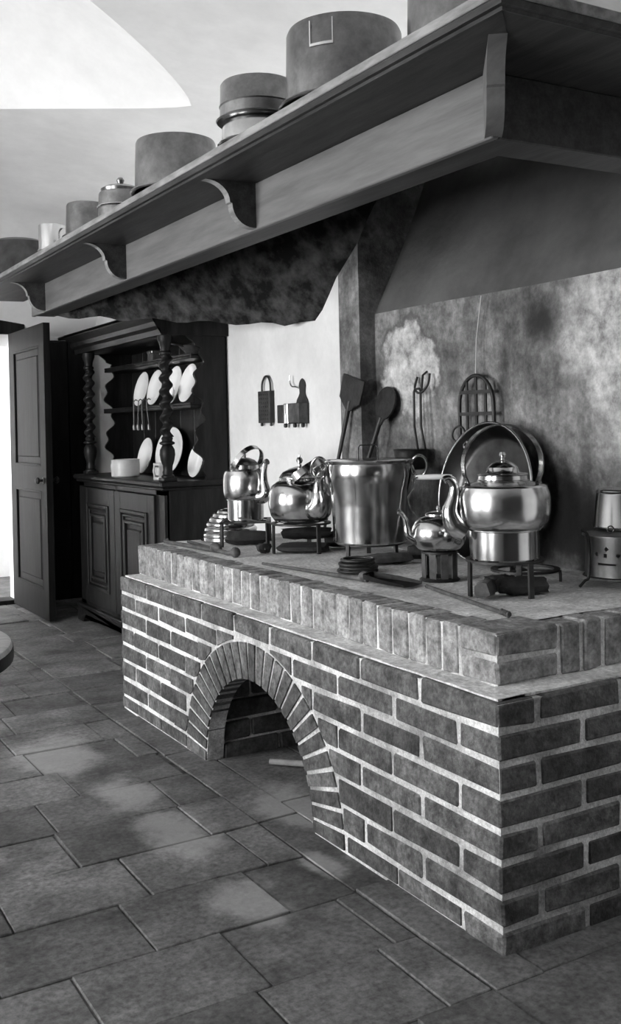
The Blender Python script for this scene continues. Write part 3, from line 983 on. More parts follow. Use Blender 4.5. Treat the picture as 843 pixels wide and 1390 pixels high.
def stack_top(o, r, h):
    MB().lathe([(r * 1.02, .050), (r * 1.06, .054), (r * 1.02, .058)], 48).build('rim_band', 'copper', o)
    MB().lathe([(0, h), (r * .85, h), (r * .87, h + .012), (r * .7, h + .022), (.014, h + .026), (.010, h + .034), (.016, h + .05), (.010, h + .060), (0, h + .062)], 40).build('lid', 'copper_dull', o)
    MB().strap([(r * .6, 0, h + .02), (r * 1.1, -.03, h + .026), (r * 1.5, -.06, h + .022)], (0, 0, 1), .010, .006).build('handle', 'copper_dull', o)
upturned('lidded_pan', 'small copper pan with ridged rim, knobbed lid and short handle on shelf', 1.435, 3.95, .092, .115, 'copper_dull', .96, .008, .01, stack_top)
upturned('stew_pot', 'plain wide copper stew pot with flared rim upturned on the shelf, mid-sized', 1.455, 3.42, .150, .190, 'copper_dull', .96, .014)
# two pans nested one on the other
upturned('casserole', 'low copper casserole carrying a banded pan, on the hood shelf', 1.435, 2.735, .111, .068, 'copper', .98, .010, .006)
o = thing('banded_pan', 'copper pan with a raised band standing on the low casserole', 'pot', (1.435, 2.735, ST + .070), 0, GP)
MB().lathe([(0, 0), (.10, 0), (.125, .002), (.128, .006), (.120, .010), (.116, .014), (.115, .045), (.118, .049), (.115, .053), (.113, .112), (.108, .119), (.10, .121), (0, .121), (0, .116), (.10, .116), (.108, .05), (.1, .004), (0, .004)], 56).build('body', 'copper_dull', o)
def patch(o, r, h):
    # riveted repair patch near the bottom edge: a thin curved sheet
    b = bmesh.new(); a0 = math.atan2(-F2.y - R2.y * .45, -F2.x - R2.x * .45)
    fr = MB()
    def pt(a, z, k): return Vector((math.cos(a) * (r * .972 + k), math.sin(a) * (r * .972 + k), z))
    for q in ((-.21, -.19, h - .085, h - .02), (.19, .21, h - .085, h - .02), (-.21, .21, h - .087, h - .080)):
        A = [[b.verts.new(pt(a0 + q[0] + (q[1] - q[0]) * i / 6, q[2 + j], .0035)) for i in range(7)] for j in range(2)]
        for i in range(6): b.faces.new((A[0][i], A[0][i + 1], A[1][i + 1], A[1][i]))
    fr.add(b); fr.build('solder_seam', 'tin', o)
upturned('stock_pot', 'largest deep copper pot with a soldered square patch, upturned on shelf', 1.480, 2.315, .160, .212, 'copper_dull', .97, .016, .018, patch)
upturned('preserving_pan', 'big upturned copper pan nearest the mitred corner of the hood shelf', 1.50, 1.80, .150, .20, 'copper_dull', .97, .016)
# flat trays on the short return of the shelf
o = thing('baking_tray', 'flat wooden tray lying on the short return of the hood shelf', 'tray', (1.86, 1.67, ST), 0, GP)
MB().box(-.13, .13, -.12, .12, .0, .03, .003).build('base', 'wood', o, smooth=0)
o = thing('baking_tin', 'shallow sheet-metal baking tin beside the wooden tray on shelf return', 'tray', (2.20, 1.68, ST), 0, GP)
mb = MB(); mb.box(-.19, .19, -.14, .14, 0, .004)
for q in ((-.19, .19, -.14, -.135), (-.19, .19, .135, .14), (-.19, -.185, -.14, .14), (.185, .19, -.14, .14)): mb.box(q[0], q[1], q[2], q[3], 0, .04)
mb.build('pan', 'tin_dull', o, smooth=0)

# ------------------------------------------------------------------ things on the hearth
def W2(p, r, f=0.0):
    """ground point p moved r across the view and f away from the viewer"""
    return Vector((p[0] + R2.x * r + F2.x * f, p[1] + R2.y * r + F2.y * f))
RZ = math.atan2(R2.y, R2.x)      # a thing turned by RZ has local x across the view, local y away

def curve(pts, n=8):
    """Catmull-Rom through pts"""
    pts = [Vector(p) for p in pts]; out = []
    for i in range(len(pts) - 1):
        p0, p1, p2, p3 = pts[max(i - 1, 0)], pts[i], pts[i + 1], pts[min(i + 2, len(pts) - 1)]
        for k in range(n):
            t = k / n
            out.append(.5 * ((2 * p1) + (p2 - p0) * t + (2 * p0 - 5 * p1 + 4 * p2 - p3) * t * t + (3 * p1 - p0 - 3 * p2 + p3) * t ** 3))
    out.append(pts[-1]); return out
def lerp_list(v, n):
    m = len(v) - 1; out = []
    for k in range(n):
        t = k / (n - 1) * m; i = min(int(t), m - 1); out.append(v[i] + (v[i + 1] - v[i]) * (t - i))
    return out
def bail(o, zc, hw, rise, turn=0.0, tilt=0.0, w=.026, t=.004, leg=.05, m='copper', ears=True):
    """carrying handle: flat band over the lid; turn = plane about z, tilt = leaning over"""
    rm = Matrix.Rotation(turn, 4, 'Z') @ Matrix.Translation((0, 0, zc)) @ Matrix.Rotation(tilt, 4, 'X')
    pts = [(-hw * .90, 0, 0), (-hw, 0, leg * .5), (-hw * 1.02, 0, leg)]
    for k in range(1, 16):
        a = PI - PI * k / 16
        pts.append((hw * 1.02 * math.cos(a), 0, leg + (rise - leg) * math.sin(a)))
    pts += [(hw * 1.02, 0, leg), (hw, 0, leg * .5), (hw * .90, 0, 0)]
    pts = [rm @ Vector(p) for p in pts]
    side = (rm.to_3x3() @ Vector((0, 1, 0)))
    h = MB().strap(pts, side, w, t).build('handle', m, o, smooth=50)
    if ears:
        for s in (-1, 1):
            mb = MB()
            e = rm @ Vector((s * hw * .93, 0, -.004))
            mb.lathe([(0, -.006), (.009, -.006), (.011, 0), (.009, .006), (0, .006)], 14, M=Matrix.Translation(e) @ Matrix.Rotation(turn, 4, 'Z') @ Matrix.Rotation(PI / 2, 4, 'X'))
            mb.strap([e + Vector((0, 0, .012)), e, e + Vector((-s * .006 * math.cos(turn), -s * .006 * math.sin(turn), -.022))], (-math.sin(turn), math.cos(turn), 0), .030, .005)
            mb.build('ear', m, o, smooth=40)
    return h
def spout(o, pts, rad, m='copper', seg=16, flat=None):
    c = curve(pts, 6)
    mb = MB(); mb.tube(c, lerp_list(rad, len(c)), seg)
    return mb.build('spout', m, o, smooth=60)

def trivet(name, label, p, h, r, legs, square=False, handle=None, m='iron', bar=.014, z0=TOP + .003):
    """iron stand: ring or square frame of flat bar on legs; legs = angles, local x across the view"""
    o = thing(name, label, 'trivet', (p[0], p[1], z0), RZ)
    mb = MB()
    if square:
        pts = [(-r, -r), (r, -r), (r, r), (-r, r)]
        for a, c in zip(pts, pts[1:] + pts[:1]):
            mb.box(min(a[0], c[0]) - bar / 2, max(a[0], c[0]) + bar / 2, min(a[1], c[1]) - bar / 2, max(a[1], c[1]) + bar / 2, h - .008, h, .001)
        mb.box(-bar / 2, bar / 2, -r, r, h - .010, h - .002); mb.box(-r, r, -bar / 2, bar / 2, h - .010, h - .002)
    else:
        mb.lathe([(r - bar, h - .007), (r, h - .007), (r, h), (r - bar, h), (r - bar, h - .007)], 40)
        for k in range(3):
            a = legs[0] + 2 * PI * k / 3
            mb.strap([(0, 0, h - .006), (math.cos(a) * (r - .004), math.sin(a) * (r - .004), h - .006)], (-math.sin(a), math.cos(a), 0), .012, .006)
    mb.build('top_frame', m, o, smooth=30)
    for a in legs:
        x, y = (math.cos(a) * r * (1.34 if square else 1), math.sin(a) * r * (1.34 if square else 1))
        if square: x, y = math.copysign(r, x), math.copysign(r, y)
        MB().strap([(x, y, 0), (x, y, h * .5), (x * .99, y * .99, h - .004)], (-math.sin(a), math.cos(a), 0), .017, .008).build('leg', m, o, smooth=0)
    if handle:
        MB().strap([(handle[0] * r, handle[1] * r, h - .004), (handle[0] * (r + .06), handle[1] * (r + .06), h + .004), (handle[0] * (r + .14), handle[1] * (r + .14), h + .018)], (-handle[1], handle[0], 0), .014, .005).build('handle', m, o, smooth=0)
    return o
D = math.radians

# -- large kettle on the tall trivet
gp = (2.05, 2.37); GH = .107
trivet('tall_trivet', 'black iron three-legged trivet under the largest kettle', gp, GH, .118, (D(198), D(-62), D(58)))
g = thing('large_kettle', 'largest polished copper kettle with domed lid and high arched handle', 'kettle', (gp[0], gp[1], TOP + GH + .003), RZ)
MB().lathe([(0, 0), (.10, 0), (.104, .004), (.1045, .085), (.108, .089), (.122, .097), (.134, .115), (.1395, .145), (.140, .175), (.137, .198), (.130, .217), (.125, .221), (.118, .223), (.095, .229), (.082, .233), (.076, .236), (.076, .222), (0, .222)], 72).build('body', 'copper', g, smooth=30)
MB().lathe([(.106, .086), (.112, .088), (.110, .092)], 72).build('seam', 'copper', g)
ld = MB().lathe([(0, .233), (.077, .233), (.079, .236), (.075, .239), (.074, .250), (.078, .253), (.070, .257), (.054, .259), (.049, .264), (.046, .275), (.033, .287), (.014, .294), (.007, .296), (.006, .302), (0, .302)], 56).build('lid', 'copper', g, smooth=30)
MB().lathe([(0, -.011), (.007, -.009), (.0115, 0), (.008, .008), (0, .0105)], 24, (0, 0, .312)).build('knob', 'copper', ld)
bail(g, .226, .122, .178, D(10), 0, .030, .004, .06)
spout(g, [(-.122, -.01, .085), (-.150, -.012, .105), (-.163, -.014, .145), (-.152, -.014, .190), (-.150, -.014, .222), (-.166, -.016, .243), (-.180, -.018, .240)], [.034, .034, .026, .018, .014, .012, .012])

# -- small teapot on slotted brazier
fp = (2.063, 2.711)
br = thing('small_brazier', 'small dark slotted metal brazier under the teapot with white grip', 'brazier', (fp[0], fp[1], TOP + .0015), RZ)
mb = MB()
mb.lathe([(.064, 0), (.068, .004), (.060, .010), (.054, .012), (.054, 0), (.064, 0)], 36)
mb.lathe([(.057, .088), (.060, .092), (.060, .098), (.054, .098), (.054, .088), (.057, .088)], 36)
mb.build('rim', 'iron', br)
for k in range(9):
    a = 2 * PI * k / 9
    MB().strap([(math.cos(a) * .056, math.sin(a) * .056, .008), (math.cos(a) * .057, math.sin(a) * .057, .092)], (-math.sin(a), math.cos(a), 0), .024, .003).build('upright', 'ironrust', br, smooth=0)
MB().lathe([(0, .085), (.052, .085), (.052, .092), (0, .092)], 36).build('plate', 'iron', br)
tp = thing('teapot', 'small squat copper teapot with slender spout and white handle grip', 'teapot', (fp[0], fp[1], TOP + .101), RZ)
MB().lathe([(0, 0), (.052, 0), (.070, .006), (.084, .022), (.0905, .048), (.089, .072), (.079, .095), (.062, .110), (.045, .117), (.042, .118), (0, .118)], 56).build('body', 'copper', tp, smooth=40)
ld = MB().lathe([(0, .117), (.044, .117), (.046, .121), (.040, .126), (.018, .131), (0, .132)], 40).build('lid', 'copper', tp, smooth=40)
MB().lathe([(0, .130), (.005, .131), (.008, .140), (.005, .147), (0, .148)], 18).build('knob', 'copper', ld)
spout(tp, [(-.080, -.01, .040), (-.102, -.012, .055), (-.108, -.012, .085), (-.114, -.013, .112), (-.126, -.014, .128), (-.136, -.015, .130)], [.017, .013, .010, .008, .007, .0065])
MB().strap(curve([(-.060, 0, .108), (-.088, 0, .135), (-.098, 0, .175), (-.080, 0, .205), (-.082, 0, .236), (-.066, 0, .243)], 6), (0, 1, 0), .016, .005).build('handle_arm', 'copper', tp, smooth=50)
MB().strap(curve([(.060, 0, .108), (.080, 0, .150), (.070, 0, .200), (.058, 0, .236), (.045, 0, .243)], 6), (0, 1, 0), .016, .005).build('handle_arm', 'copper', tp, smooth=50)
MB().lathe([(0, -.062), (.006, -.060), (.008, -.05), (.0095, 0), (.008, .05), (.006, .060), (0, .062)], 20, M=Matrix.Translation((-.012, 0, .243)) @ Matrix.Rotation(PI / 2, 4, 'Y')).build('grip', 'ceramic', tp)

# -- big stock pot
ep = (2.2, 3.33); EH = .062
trivet('low_trivet', 'low black iron trivet under the big two-handled pot', ep, EH, .13, (D(225), D(-45), D(90)))
e = thing('two_handled_pot', 'big deep brass pot with lid, flared rim and two loop handles', 'pot', (ep[0], ep[1], TOP + EH + .003), RZ)
MB().lathe([(0, 0), (.138, 0), (.145, .006), (.1455, .05), (.1475, .14), (.152, .195), (.160, .232), (.1655, .262), (.1655, .29), (.162, .306), (.166, .312), (.176, .316), (.177, .320), (.170, .322), (.158, .316), (.156, .30), (0, .30)], 80).build('body', 'copper', e, smooth=35)
ld = MB().lathe([(0, .306), (.15, .306), (.158, .317), (.150, .321), (.06, .324), (0, .324)], 56).build('lid', 'copper', e, smooth=35)
MB().strap([(-.040, 0, .32), (-.040, 0, .368), (-.034, 0, .378), (.030, .0, .378), (.036, 0, .368), (.036, 0, .32)], (0, 1, 0), .028, .004).build('handle', 'copper', ld, smooth=0)
for s in (-1, 1):
    mb = MB(); c0 = Vector((s * .166, -.02, .262))
    pts = [c0 + Vector((s * (.028 + .030 * math.cos(a)), -.012 * math.sin(a), .030 + .042 * math.sin(a))) for a in [2 * PI * k / 20 for k in range(20)]]
    mb.tube(pts, .006, 10, closed=True)
    h = mb.build('handle', 'copper', e, smooth=60)
    mb = MB(); mb.strap([(s * .166, -.02, .30), (s * .176, -.02, .268), (s * .168, -.02, .20), (s * .158, -.02, .185)], (0, 1, 0), [.03, .05, .034, .012], .005)
    mb.build('handle_plate', 'copper', h, smooth=50)

# -- wide kettle with spout towards the room
dp = (2.085, 3.675); DHh = .122
trivet('handled_trivet', 'black iron trivet with a side handle under the wide kettle', dp, DHh, .125, (D(205), D(-55), D(75)), handle=(-.98, .2))
k2 = thing('wide_kettle', 'wide squat copper kettle whose spout bulges towards the room', 'kettle', (dp[0], dp[1], TOP + DHh + .003), RZ)
MB().lathe([(0, 0), (.085, 0), (.108, .008), (.124, .030), (.1325, .065), (.134, .095), (.130, .125), (.119, .152), (.100, .168), (.088, .174), (.086, .182), (.080, .184), (.078, .176), (0, .176)], 72).build('body', 'copper', k2, smooth=40)
ld = MB().lathe([(0, .182), (.084, .182), (.088, .186), (.084, .192), (.072, .208), (.045, .222), (.016, .230), (.008, .232), (.008, .240), (0, .240)], 48).build('lid', 'copper', k2, smooth=35)
MB().lathe([(0, -.015), (.009, -.012), (.0145, 0), (.010, .011), (.004, .015), (.003, .024), (0, .026)], 24, (0, 0, .255)).build('knob', 'copper', ld)
sa = D(-62)
def rad_pts(a, lst): return [(r * math.cos(a), r * math.sin(a), z) for r, z in lst]
spout(k2, rad_pts(sa, [(.108, .060), (.140, .066), (.158, .095), (.156, .135), (.165, .175), (.185, .205), (.198, .206)]), [.046, .042, .032, .023, .018, .015, .015])
bail(k2, .178, .108, .125, D(70), D(52), .030, .004, .03)

# -- kettle on square trivet at the far end
cp = (2.03, 4.075); CH = .108
trivet('square_trivet', 'square black iron trivet under the slim far kettle', cp, CH, .100, (D(225), D(-45), D(45), D(135)), square=True, bar=.016)
k3 = thing('slim_kettle', 'slim upright copper kettle with narrow foot drum and leaning handle', 'kettle', (cp[0], cp[1], TOP + CH + .003), RZ)
MB().lathe([(0, 0), (.078, 0), (.081, .003), (.0815, .090), (.086, .094), (.094, .104), (.0985, .125), (.099, .165), (.096, .200), (.088, .218), (.072, .224), (.062, .228), (.060, .244), (.054, .245), (0, .236)], 64).build('body', 'copper', k3, smooth=30)
MB().lathe([(.082, .090), (.087, .092), (.085, .096)], 64).build('seam', 'copper', k3)
ld = MB().lathe([(0, .243), (.060, .243), (.064, .247), (.060, .251), (.045, .266), (.020, .276), (0, .278)], 40).build('lid', 'copper_dull', k3, smooth=35)
MB().lathe([(0, .276), (.006, .277), (.009, .287), (.005, .294), (0, .295)], 18).build('knob', 'copper_dull', ld)
sa = D(-38)
spout(k3, rad_pts(sa, [(.080, .105), (.105, .108), (.120, .130), (.112, .170), (.112, .215), (.122, .252), (.134, .260)]), [.034, .032, .024, .018, .014, .013, .014])
bail(k3, .222, .078, .120, D(48), D(32), .026, .004, .03)

# -- ribbed jelly mould at the far corner
mo = thing('ribbed_mould', 'shiny ribbed copper mould upturned at the far end of the hearth', 'mould', (2.055, 4.285, TOP + .0015), RZ)
pr_ = [(0, .168), (.03, .167)]
zz = .165; rr = .045
prof = []
for k in range(6):
    for q in range(7):
        t = (k + q / 7) / 6
        al = PI / 2 * (.22 + .78 * t)
        bulge = .007 * math.sin(PI * q / 7)
        prof.append(((.122 + bulge) * math.sin(al), .012 + (.135 + bulge) * math.cos(al)))
prof += [(.128, .004), (.132, .002), (.132, 0), (.120, 0)]
MB().lathe([(0, .140), (.03, .146)] + prof, 56).build('body', 'copper', mo, smooth=40)
MB().lathe([(.128, 0), (.138, .001), (.139, .005), (.130, .006)], 56).build('rim', 'copper', mo)

# -- pan leaning on the hearth back
pn = thing('round_leaning_pan', 'great round dark copper pan leaning against the sooty hearth wall', 'pan', (2.44, 2.90, TOP + .004))
Mx = Matrix.Rotation(D(-90 + 9), 4, 'Y') @ Matrix.Translation((.255, 0, 0))
r = .255
MB().lathe([(0, 0), (r * .80, 0), (r * .86, .006), (r * .985, .062), (r, .066), (r * 1.005, .070), (r * .995, .074), (r * .975, .066), (r * .85, .012), (r * .79, .006), (0, .006)], 72, M=Mx).build('bowl', 'copper_dark', pn, smooth=40)
MB().tube([Mx @ Vector((r * 1.003 * math.cos(a), r * 1.003 * math.sin(a), .070)) for a in [2 * PI * k / 72 for k in range(72)]], .0055, 8, closed=True).build('rim', 'copper', pn, smooth=60)
mb = MB(); ca = D(40)
lugc = Vector((r * .90 * math.cos(ca), r * .90 * math.sin(ca), .045))
mb.lathe([(.008, 0), (.016, 0), (.018, .004), (.016, .008), (.008, .008), (.008, 0)], 20, M=Mx @ Matrix.Translation(lugc))
lug = mb.build('lug', 'copper', pn)
rc = Vector((r * 1.10 * math.cos(ca), r * 1.10 * math.sin(ca), .066))
MB().tube([Mx @ (rc + Vector((.030 * math.cos(a), .030 * math.sin(a), .006 * math.sin(a)))) for a in [2 * PI * k / 24 for k in range(24)]], .0045, 8, closed=True).build('ring', 'iron', pn, smooth=60)

# -- low ring trivet at the back
trivet('flat_ring_trivet', 'low flat iron ring trivet standing empty behind the largest kettle', (2.27, 2.525), .040, .112, (D(-20), D(100), D(220)), bar=.02)

# -- perforated tin stove with a bright inverted pot
sp_ = (2.455, 2.285)
tb = thing('tin_stove', 'round perforated tin stove on bent iron legs beside the ring trivet', 'stove', (sp_[0], sp_[1], TOP + .0015), RZ)
# drum with real holes: rows of quads, some left out
b = bmesh.new(); seg = 200; R_ = .112; zz = [.030 + .132 * k / 44 for k in range(45)]
holes = []
for hc in ((-148, .105), (-130, .1215), (-132, .102), (-112, .103), (-92, .112), (-74, .104)): holes.append((math.radians(hc[0]), hc[1]))
vv = [[b.verts.new((R_ * math.cos(2 * PI * k / seg), R_ * math.sin(2 * PI * k / seg), z)) for k in range(seg)] for z in zz]
for j in range(44):
    for k in range(seg):
        a = 2 * PI * (k + .5) / seg; z = (zz[j] + zz[j + 1]) / 2
        am = (a + PI) % (2 * PI) - PI
        if any(math.hypot((am - h_[0]) * R_, z - h_[1]) < .0062 for h_ in holes): continue
        if abs(z - .075) < .003 and -2.55 < am < -2.0: continue
        b.faces.new((vv[j][k], vv[j][(k + 1) % seg], vv[j + 1][(k + 1) % seg], vv[j + 1][k]))
bmesh.ops.solidify(b, geom=b.faces[:], thickness=.002)
MB().add(b).build('drum', 'tin_dull', tb, smooth=40)
MB().lathe([(.108, .026), (.118, .026), (.121, .030), (.117, .034), (.108, .034), (.108, .026)], 60).build('base_ring', 'tin', tb)
MB().lathe([(0, .174), (.03, .175), (.08, .171), (.112, .163), (.120, .160), (.120, .157), (0, .157)], 60).build('cover', 'tin_dull', tb)
MB().tube([(-.055 + .010 * math.cos(a), -.075, .182 + .010 * math.sin(a)) for a in [2 * PI * k / 16 for k in range(16)]], .0022, 6, closed=True).build('pull_ring', 'tin', tb, smooth=60)
for a in (D(200), D(-25), D(88)):
    ca_, sa_ = math.cos(a), math.sin(a)
    MB().tube(curve([(ca_ * .150, sa_ * .150, .180), (ca_ * .123, sa_ * .123, .155), (ca_ * .122, sa_ * .122, .040), (ca_ * .140, sa_ * .140, .020), (ca_ * .158, sa_ * .158, .004)], 5), .0045, 8).build('leg', 'iron', tb, smooth=60)
ip = thing('inverted_bright_pot', 'bright tin pot turned upside down on the perforated stove', 'pot', (W2(sp_, .02, .02)[0], W2(sp_, .02, .02)[1], TOP + .178), RZ)
MB().lathe([(.098, 0), (.102, .004), (.098, .008), (.086, .118), (.080, .124), (0, .126), (0, .121), (.078, .118), (.094, .006), (.098, 0)], 56).build('body', 'tin', ip, smooth=40)
MB().lathe([(.0865, .110), (.090, .113), (.0865, .117)], 56).build('band', 'tin', ip)

# ------------------------------------------------------------------ fire irons and fuel on the hearth
ZT = TOP + .003
def rod(name, label, cat, pts, rad, m='ironrust'):
    pts = [Vector(p) for p in pts]
    o = thing(name, label, cat, (pts[0].x, pts[0].y, TOP))
    mb = MB(); mb.tube([p - Vector((pts[0].x, pts[0].y, TOP)) for p in pts], rad, 10)
    mb.build('rod', m, o, smooth=60)
    return o, Vector((pts[0].x, pts[0].y, TOP))
# tongs: two arms joined by a ball at the near end
tg = thing('fire_tongs', 'rusty iron fire tongs with two slim arms and a round ball end', 'tongs', (1.787, 3.70, TOP))
o_ = Vector((1.787, 3.70, TOP))
A1, A2, PB = Vector((1.745, 4.33, ZT + .010)), Vector((1.83, 4.26, ZT + .010)), Vector((1.79, 3.86, ZT + .010))
MB().tube([A1 - o_ + Vector((.012, -.01, .012)), A1 - o_, A1.lerp(PB, .5) - o_, PB - o_], [.006, .008, .009, .010], 10).build('arm', 'ironrust', tg, smooth=60)
MB().tube([A2 - o_, A2.lerp(PB, .5) - o_, PB - o_], [.007, .009, .010], 10).build('arm', 'ironrust', tg, smooth=60)
d_ = (Vector((1.787, 3.70, 0)) - Vector((1.79, 3.86, 0)))
mb = MB(); mb.tube([PB - o_, Vector((.002, .06, .012)), Vector((0, 0, .022))], [.010, .009, .008], 10)
mb.lathe([(0, -.021), (.010, -.019), (.018, -.011), (.021, 0), (.018, .011), (.010, .019), (0, .021)], 24, (0, -.012, .0225))
mb.build('ball', 'ironrust', tg, smooth=60)
MB().lathe([(0, -.045), (.012, -.04), (.021, -.015), (.019, .01), (.010, .035), (0, .042)], 20, M=Matrix.Translation(Vector((1.79, 3.875, ZT + .021)) - o_) @ Matrix.Rotation(PI / 2 + .05, 4, 'X')).build('hinge_knob', 'ironrust', tg, smooth=60)
# fire shovel
o, p0 = rod('fire_shovel', 'long-handled iron fire shovel lying along the hearth edge', 'shovel', [(1.765, 3.41, ZT + .006), (1.79, 3.2, ZT + .007), (1.825, 2.88, ZT + .010), (1.835, 2.80, ZT + .012)], [.005, .006, .008, .009])
MB().lathe([(0, -.022), (.013, -.017), (.019, 0), (.014, .014), (.008, .024), (0, .026)], 20, M=Matrix.Translation(Vector((1.836, 2.82, ZT + .019)) - p0) @ Matrix.Rotation(PI / 2, 4, 'X')).build('knob', 'ironrust', o, smooth=60)
b = bmesh.new()
e1, e2 = Vector((1.838, 2.80, ZT + .012)) - p0, Vector((1.895, 2.63, ZT + .003)) - p0
ax = (e2 - e1); ax.z = 0; ax.normalize(); sdv = Vector((-ax.y, ax.x, 0))
L_ = 6
g = []
for i in range(L_ + 1):
    t = i / L_; c = e1.lerp(e2, t); wd = .030 + .022 * min(1, t * 2)
    g.append([b.verts.new(c + sdv * wd * s + Vector((0, 0, z))) for s, z in ((-1, .022 * (1 - .5 * t)), (-.92, .003), (0, .0), (.92, .003), (1, .022 * (1 - .5 * t)))])
for A, B in zip(g, g[1:]):
    for q in range(4): b.faces.new((A[q], A[q + 1], B[q + 1], B[q]))
b.faces.new(g[0])
bmesh.ops.solidify(b, geom=b.faces[:], thickness=.003)
MB().add(b).build('scoop', 'iron', o, smooth=30)
o, p0 = rod('long_poker', 'long straight iron poker with ridged tip at the hearth corner', 'poker', [(1.925, 2.60, ZT + .006), (1.87, 2.36, ZT + .006), (1.815, 2.115, ZT + .006)], [.006, .0065, .006])
mb = MB()
for k in range(4):
    mb.lathe([(0, -.004), (.007, -.004), (.009, 0), (.007, .004), (0, .004)], 14, M=Matrix.Translation(Vector((1.815 - .0035 * k, 2.115 - .013 * k, ZT + .008)) - p0) @ Matrix.Rotation(PI / 2, 4, 'X'))
mb.build('ridged_tip', 'ironrust', o, smooth=60)
# wrought iron rings stacked by the big pot
for k in range(4):
    c = W2((1.945, 3.03), .004 * math.sin(k * 2.1), .005 * math.cos(k * 1.7))
    mb = MB(); R0 = .068 - .004 * k
    mb.tube([(R0 * math.cos(a), R0 * math.sin(a), 0) for a in [2 * PI * q / 36 for q in range(36)]], .006, 8, closed=True)
    ob = mb.build('iron_ring', 'iron', None, (c[0], c[1], ZT + .0065 + .0125 * k), 60)
    tag(ob, ['bottom', 'second', 'third', 'topmost'][k] + ' iron cooking ring of the small stack before the big pot', 'ring', 'stacked iron rings')
# charred logs, bricks of fuel
def log(name, label, p, rz, L, r0, m='char', flat=1.0, z=ZT, tilt=0.0, seed=1):
    rg = random.Random(seed)
    b = bmesh.new(); seg = 12; rings = []
    ph = [rg.uniform(.78, 1.15) for _ in range(seg)]
    n = 9
    for i in range(n):
        t = i / (n - 1); q = r0 * (.82 + .18 * math.sin(PI * min(1, max(0, t)) )) * rg.uniform(.92, 1.08)
        rings.append([b.verts.new((L * (t - .5) + rg.uniform(-.006, .006), q * ph[k] * math.cos(2 * PI * k / seg), q * flat * ph[k] * math.sin(2 * PI * k / seg))) for k in range(seg)])
    for A, B in zip(rings, rings[1:]):
        for k in range(seg): b.faces.new((A[k], A[(k + 1) % seg], B[(k + 1) % seg], B[k]))
    b.faces.new(rings[0][::-1]); b.faces.new(rings[-1])
    bmesh.ops.recalc_face_normals(b, faces=b.faces)
    bmesh.ops.rotate(b, verts=b.verts, matrix=Matrix.Rotation(tilt, 3, 'Y'))
    lo = min(v.co.z for v in b.verts)
    bmesh.ops.translate(b, verts=b.verts, vec=(0, 0, -lo))
    o = MB().add(b).build(name, m, None, (p[0], p[1], z), 45, (0, 0, rz))
    return tag(o, label, 'log')
q = W2(gp, -.070, -.066)
log('firewood_log', 'short round log end under the tall trivet of the largest kettle', q, RZ + 1.15, .10, .030, 'ironrust', .9, seed=3)
q = W2(gp, .045, -.02)
log('firewood_log', 'charred rough log lying across under the largest kettle', q, RZ + .12, .15, .036, 'char', .8, seed=4)
q = W2(gp, -.005, .062)
log('firewood_log', 'black split log behind the rough log under the largest kettle', q, RZ + .1, .09, .028, 'char', .8, seed=5)
def block(name, label, p, rz, sx, sy, sz, z=ZT, m='char', cat='log', seed=1):
    rg = random.Random(seed)
    b = bmesh.new(); seg = 9; n = 8; rings = []
    ph = [rg.uniform(.72, 1.12) for _ in range(seg)]
    for i in range(n):
        t = i / (n - 1); k_ = 1 - .25 * abs(2 * t - 1) ** 3
        rings.append([b.verts.new((sx * 1.2 * (t - .5) + rg.uniform(-.008, .008), sy * .66 * k_ * ph[j] * rg.uniform(.93, 1.07) * math.cos(2 * PI * j / seg), sz * .62 * k_ * ph[j] * rg.uniform(.93, 1.07) * math.sin(2 * PI * j / seg))) for j in range(seg)])
    for A, B in zip(rings, rings[1:]):
        for j in range(seg): b.faces.new((A[j], A[(j + 1) % seg], B[(j + 1) % seg], B[j]))
    b.faces.new(rings[0][::-1]); b.faces.new(rings[-1])
    bmesh.ops.recalc_face_normals(b, faces=b.faces)
    lo = min(v.co.z for v in b.verts)
    bmesh.ops.translate(b, verts=b.verts, vec=(0, 0, -lo))
    return tag(MB().add(b).build(name, m, None, (p[0], p[1], z), 25, (0, 0, rz)), label, cat)
q = W2(dp, .01, -.01)
block('charred_billet', 'flat charred billet at the bottom under the wide kettle', q, RZ - .15, .165, .12, .034, seed=2)
block('charred_billet', 'thick charred billet on the flat one under the wide kettle', W2(q, .01, .02), RZ + .1, .165, .10, .045, ZT + .046, seed=3)
block('charred_billet', 'long charred billet behind the wide kettle trivet by the big pot', W2(dp, .20, .10), RZ + .2, .16, .08, .06, seed=12)
block('charred_billet', 'short charred stub beside the foot of the handled trivet', W2(dp, -.155, -.03), RZ + .5, .04, .05, .035, seed=8)
block('charred_billet', 'charred billet on the square trivet floor below the slim kettle', W2(cp, .0, .0), RZ + .05, .15, .12, .055, seed=9)
q = W2(ep, .05, -.20)
block('split_billet', 'dark split billet lying before the big two-handled pot', q, RZ + .25, .16, .055, .034, m='ironrust', seed=5)
block('split_billet', 'black squared billet behind the split one by the big pot', W2(ep, .20, -.10), RZ + .1, .11, .05, .05, m='char', seed=6)
# pale stick in the niche
mb = MB(); mb.tube([(1.74, 3.34, .014), (1.85, 3.22, .016), (1.99, 3.07, .014)], [.011, .012, .010], 9)
o = center(mb.build('pale_stick', 'stick', smooth=60)); tag(o, 'pale stick of firewood lying on the floor inside the arched niche', 'stick')

# ------------------------------------------------------------------ things on the walls
XH = XR - .012
def wall_tool(name, label, cat, blade, foot, top):
    """implement standing handle-down against the hearth back: foot on the hearth, blade up the wall"""
    o = thing(name, label, cat, foot)
    f = Vector(foot)
    return o, f
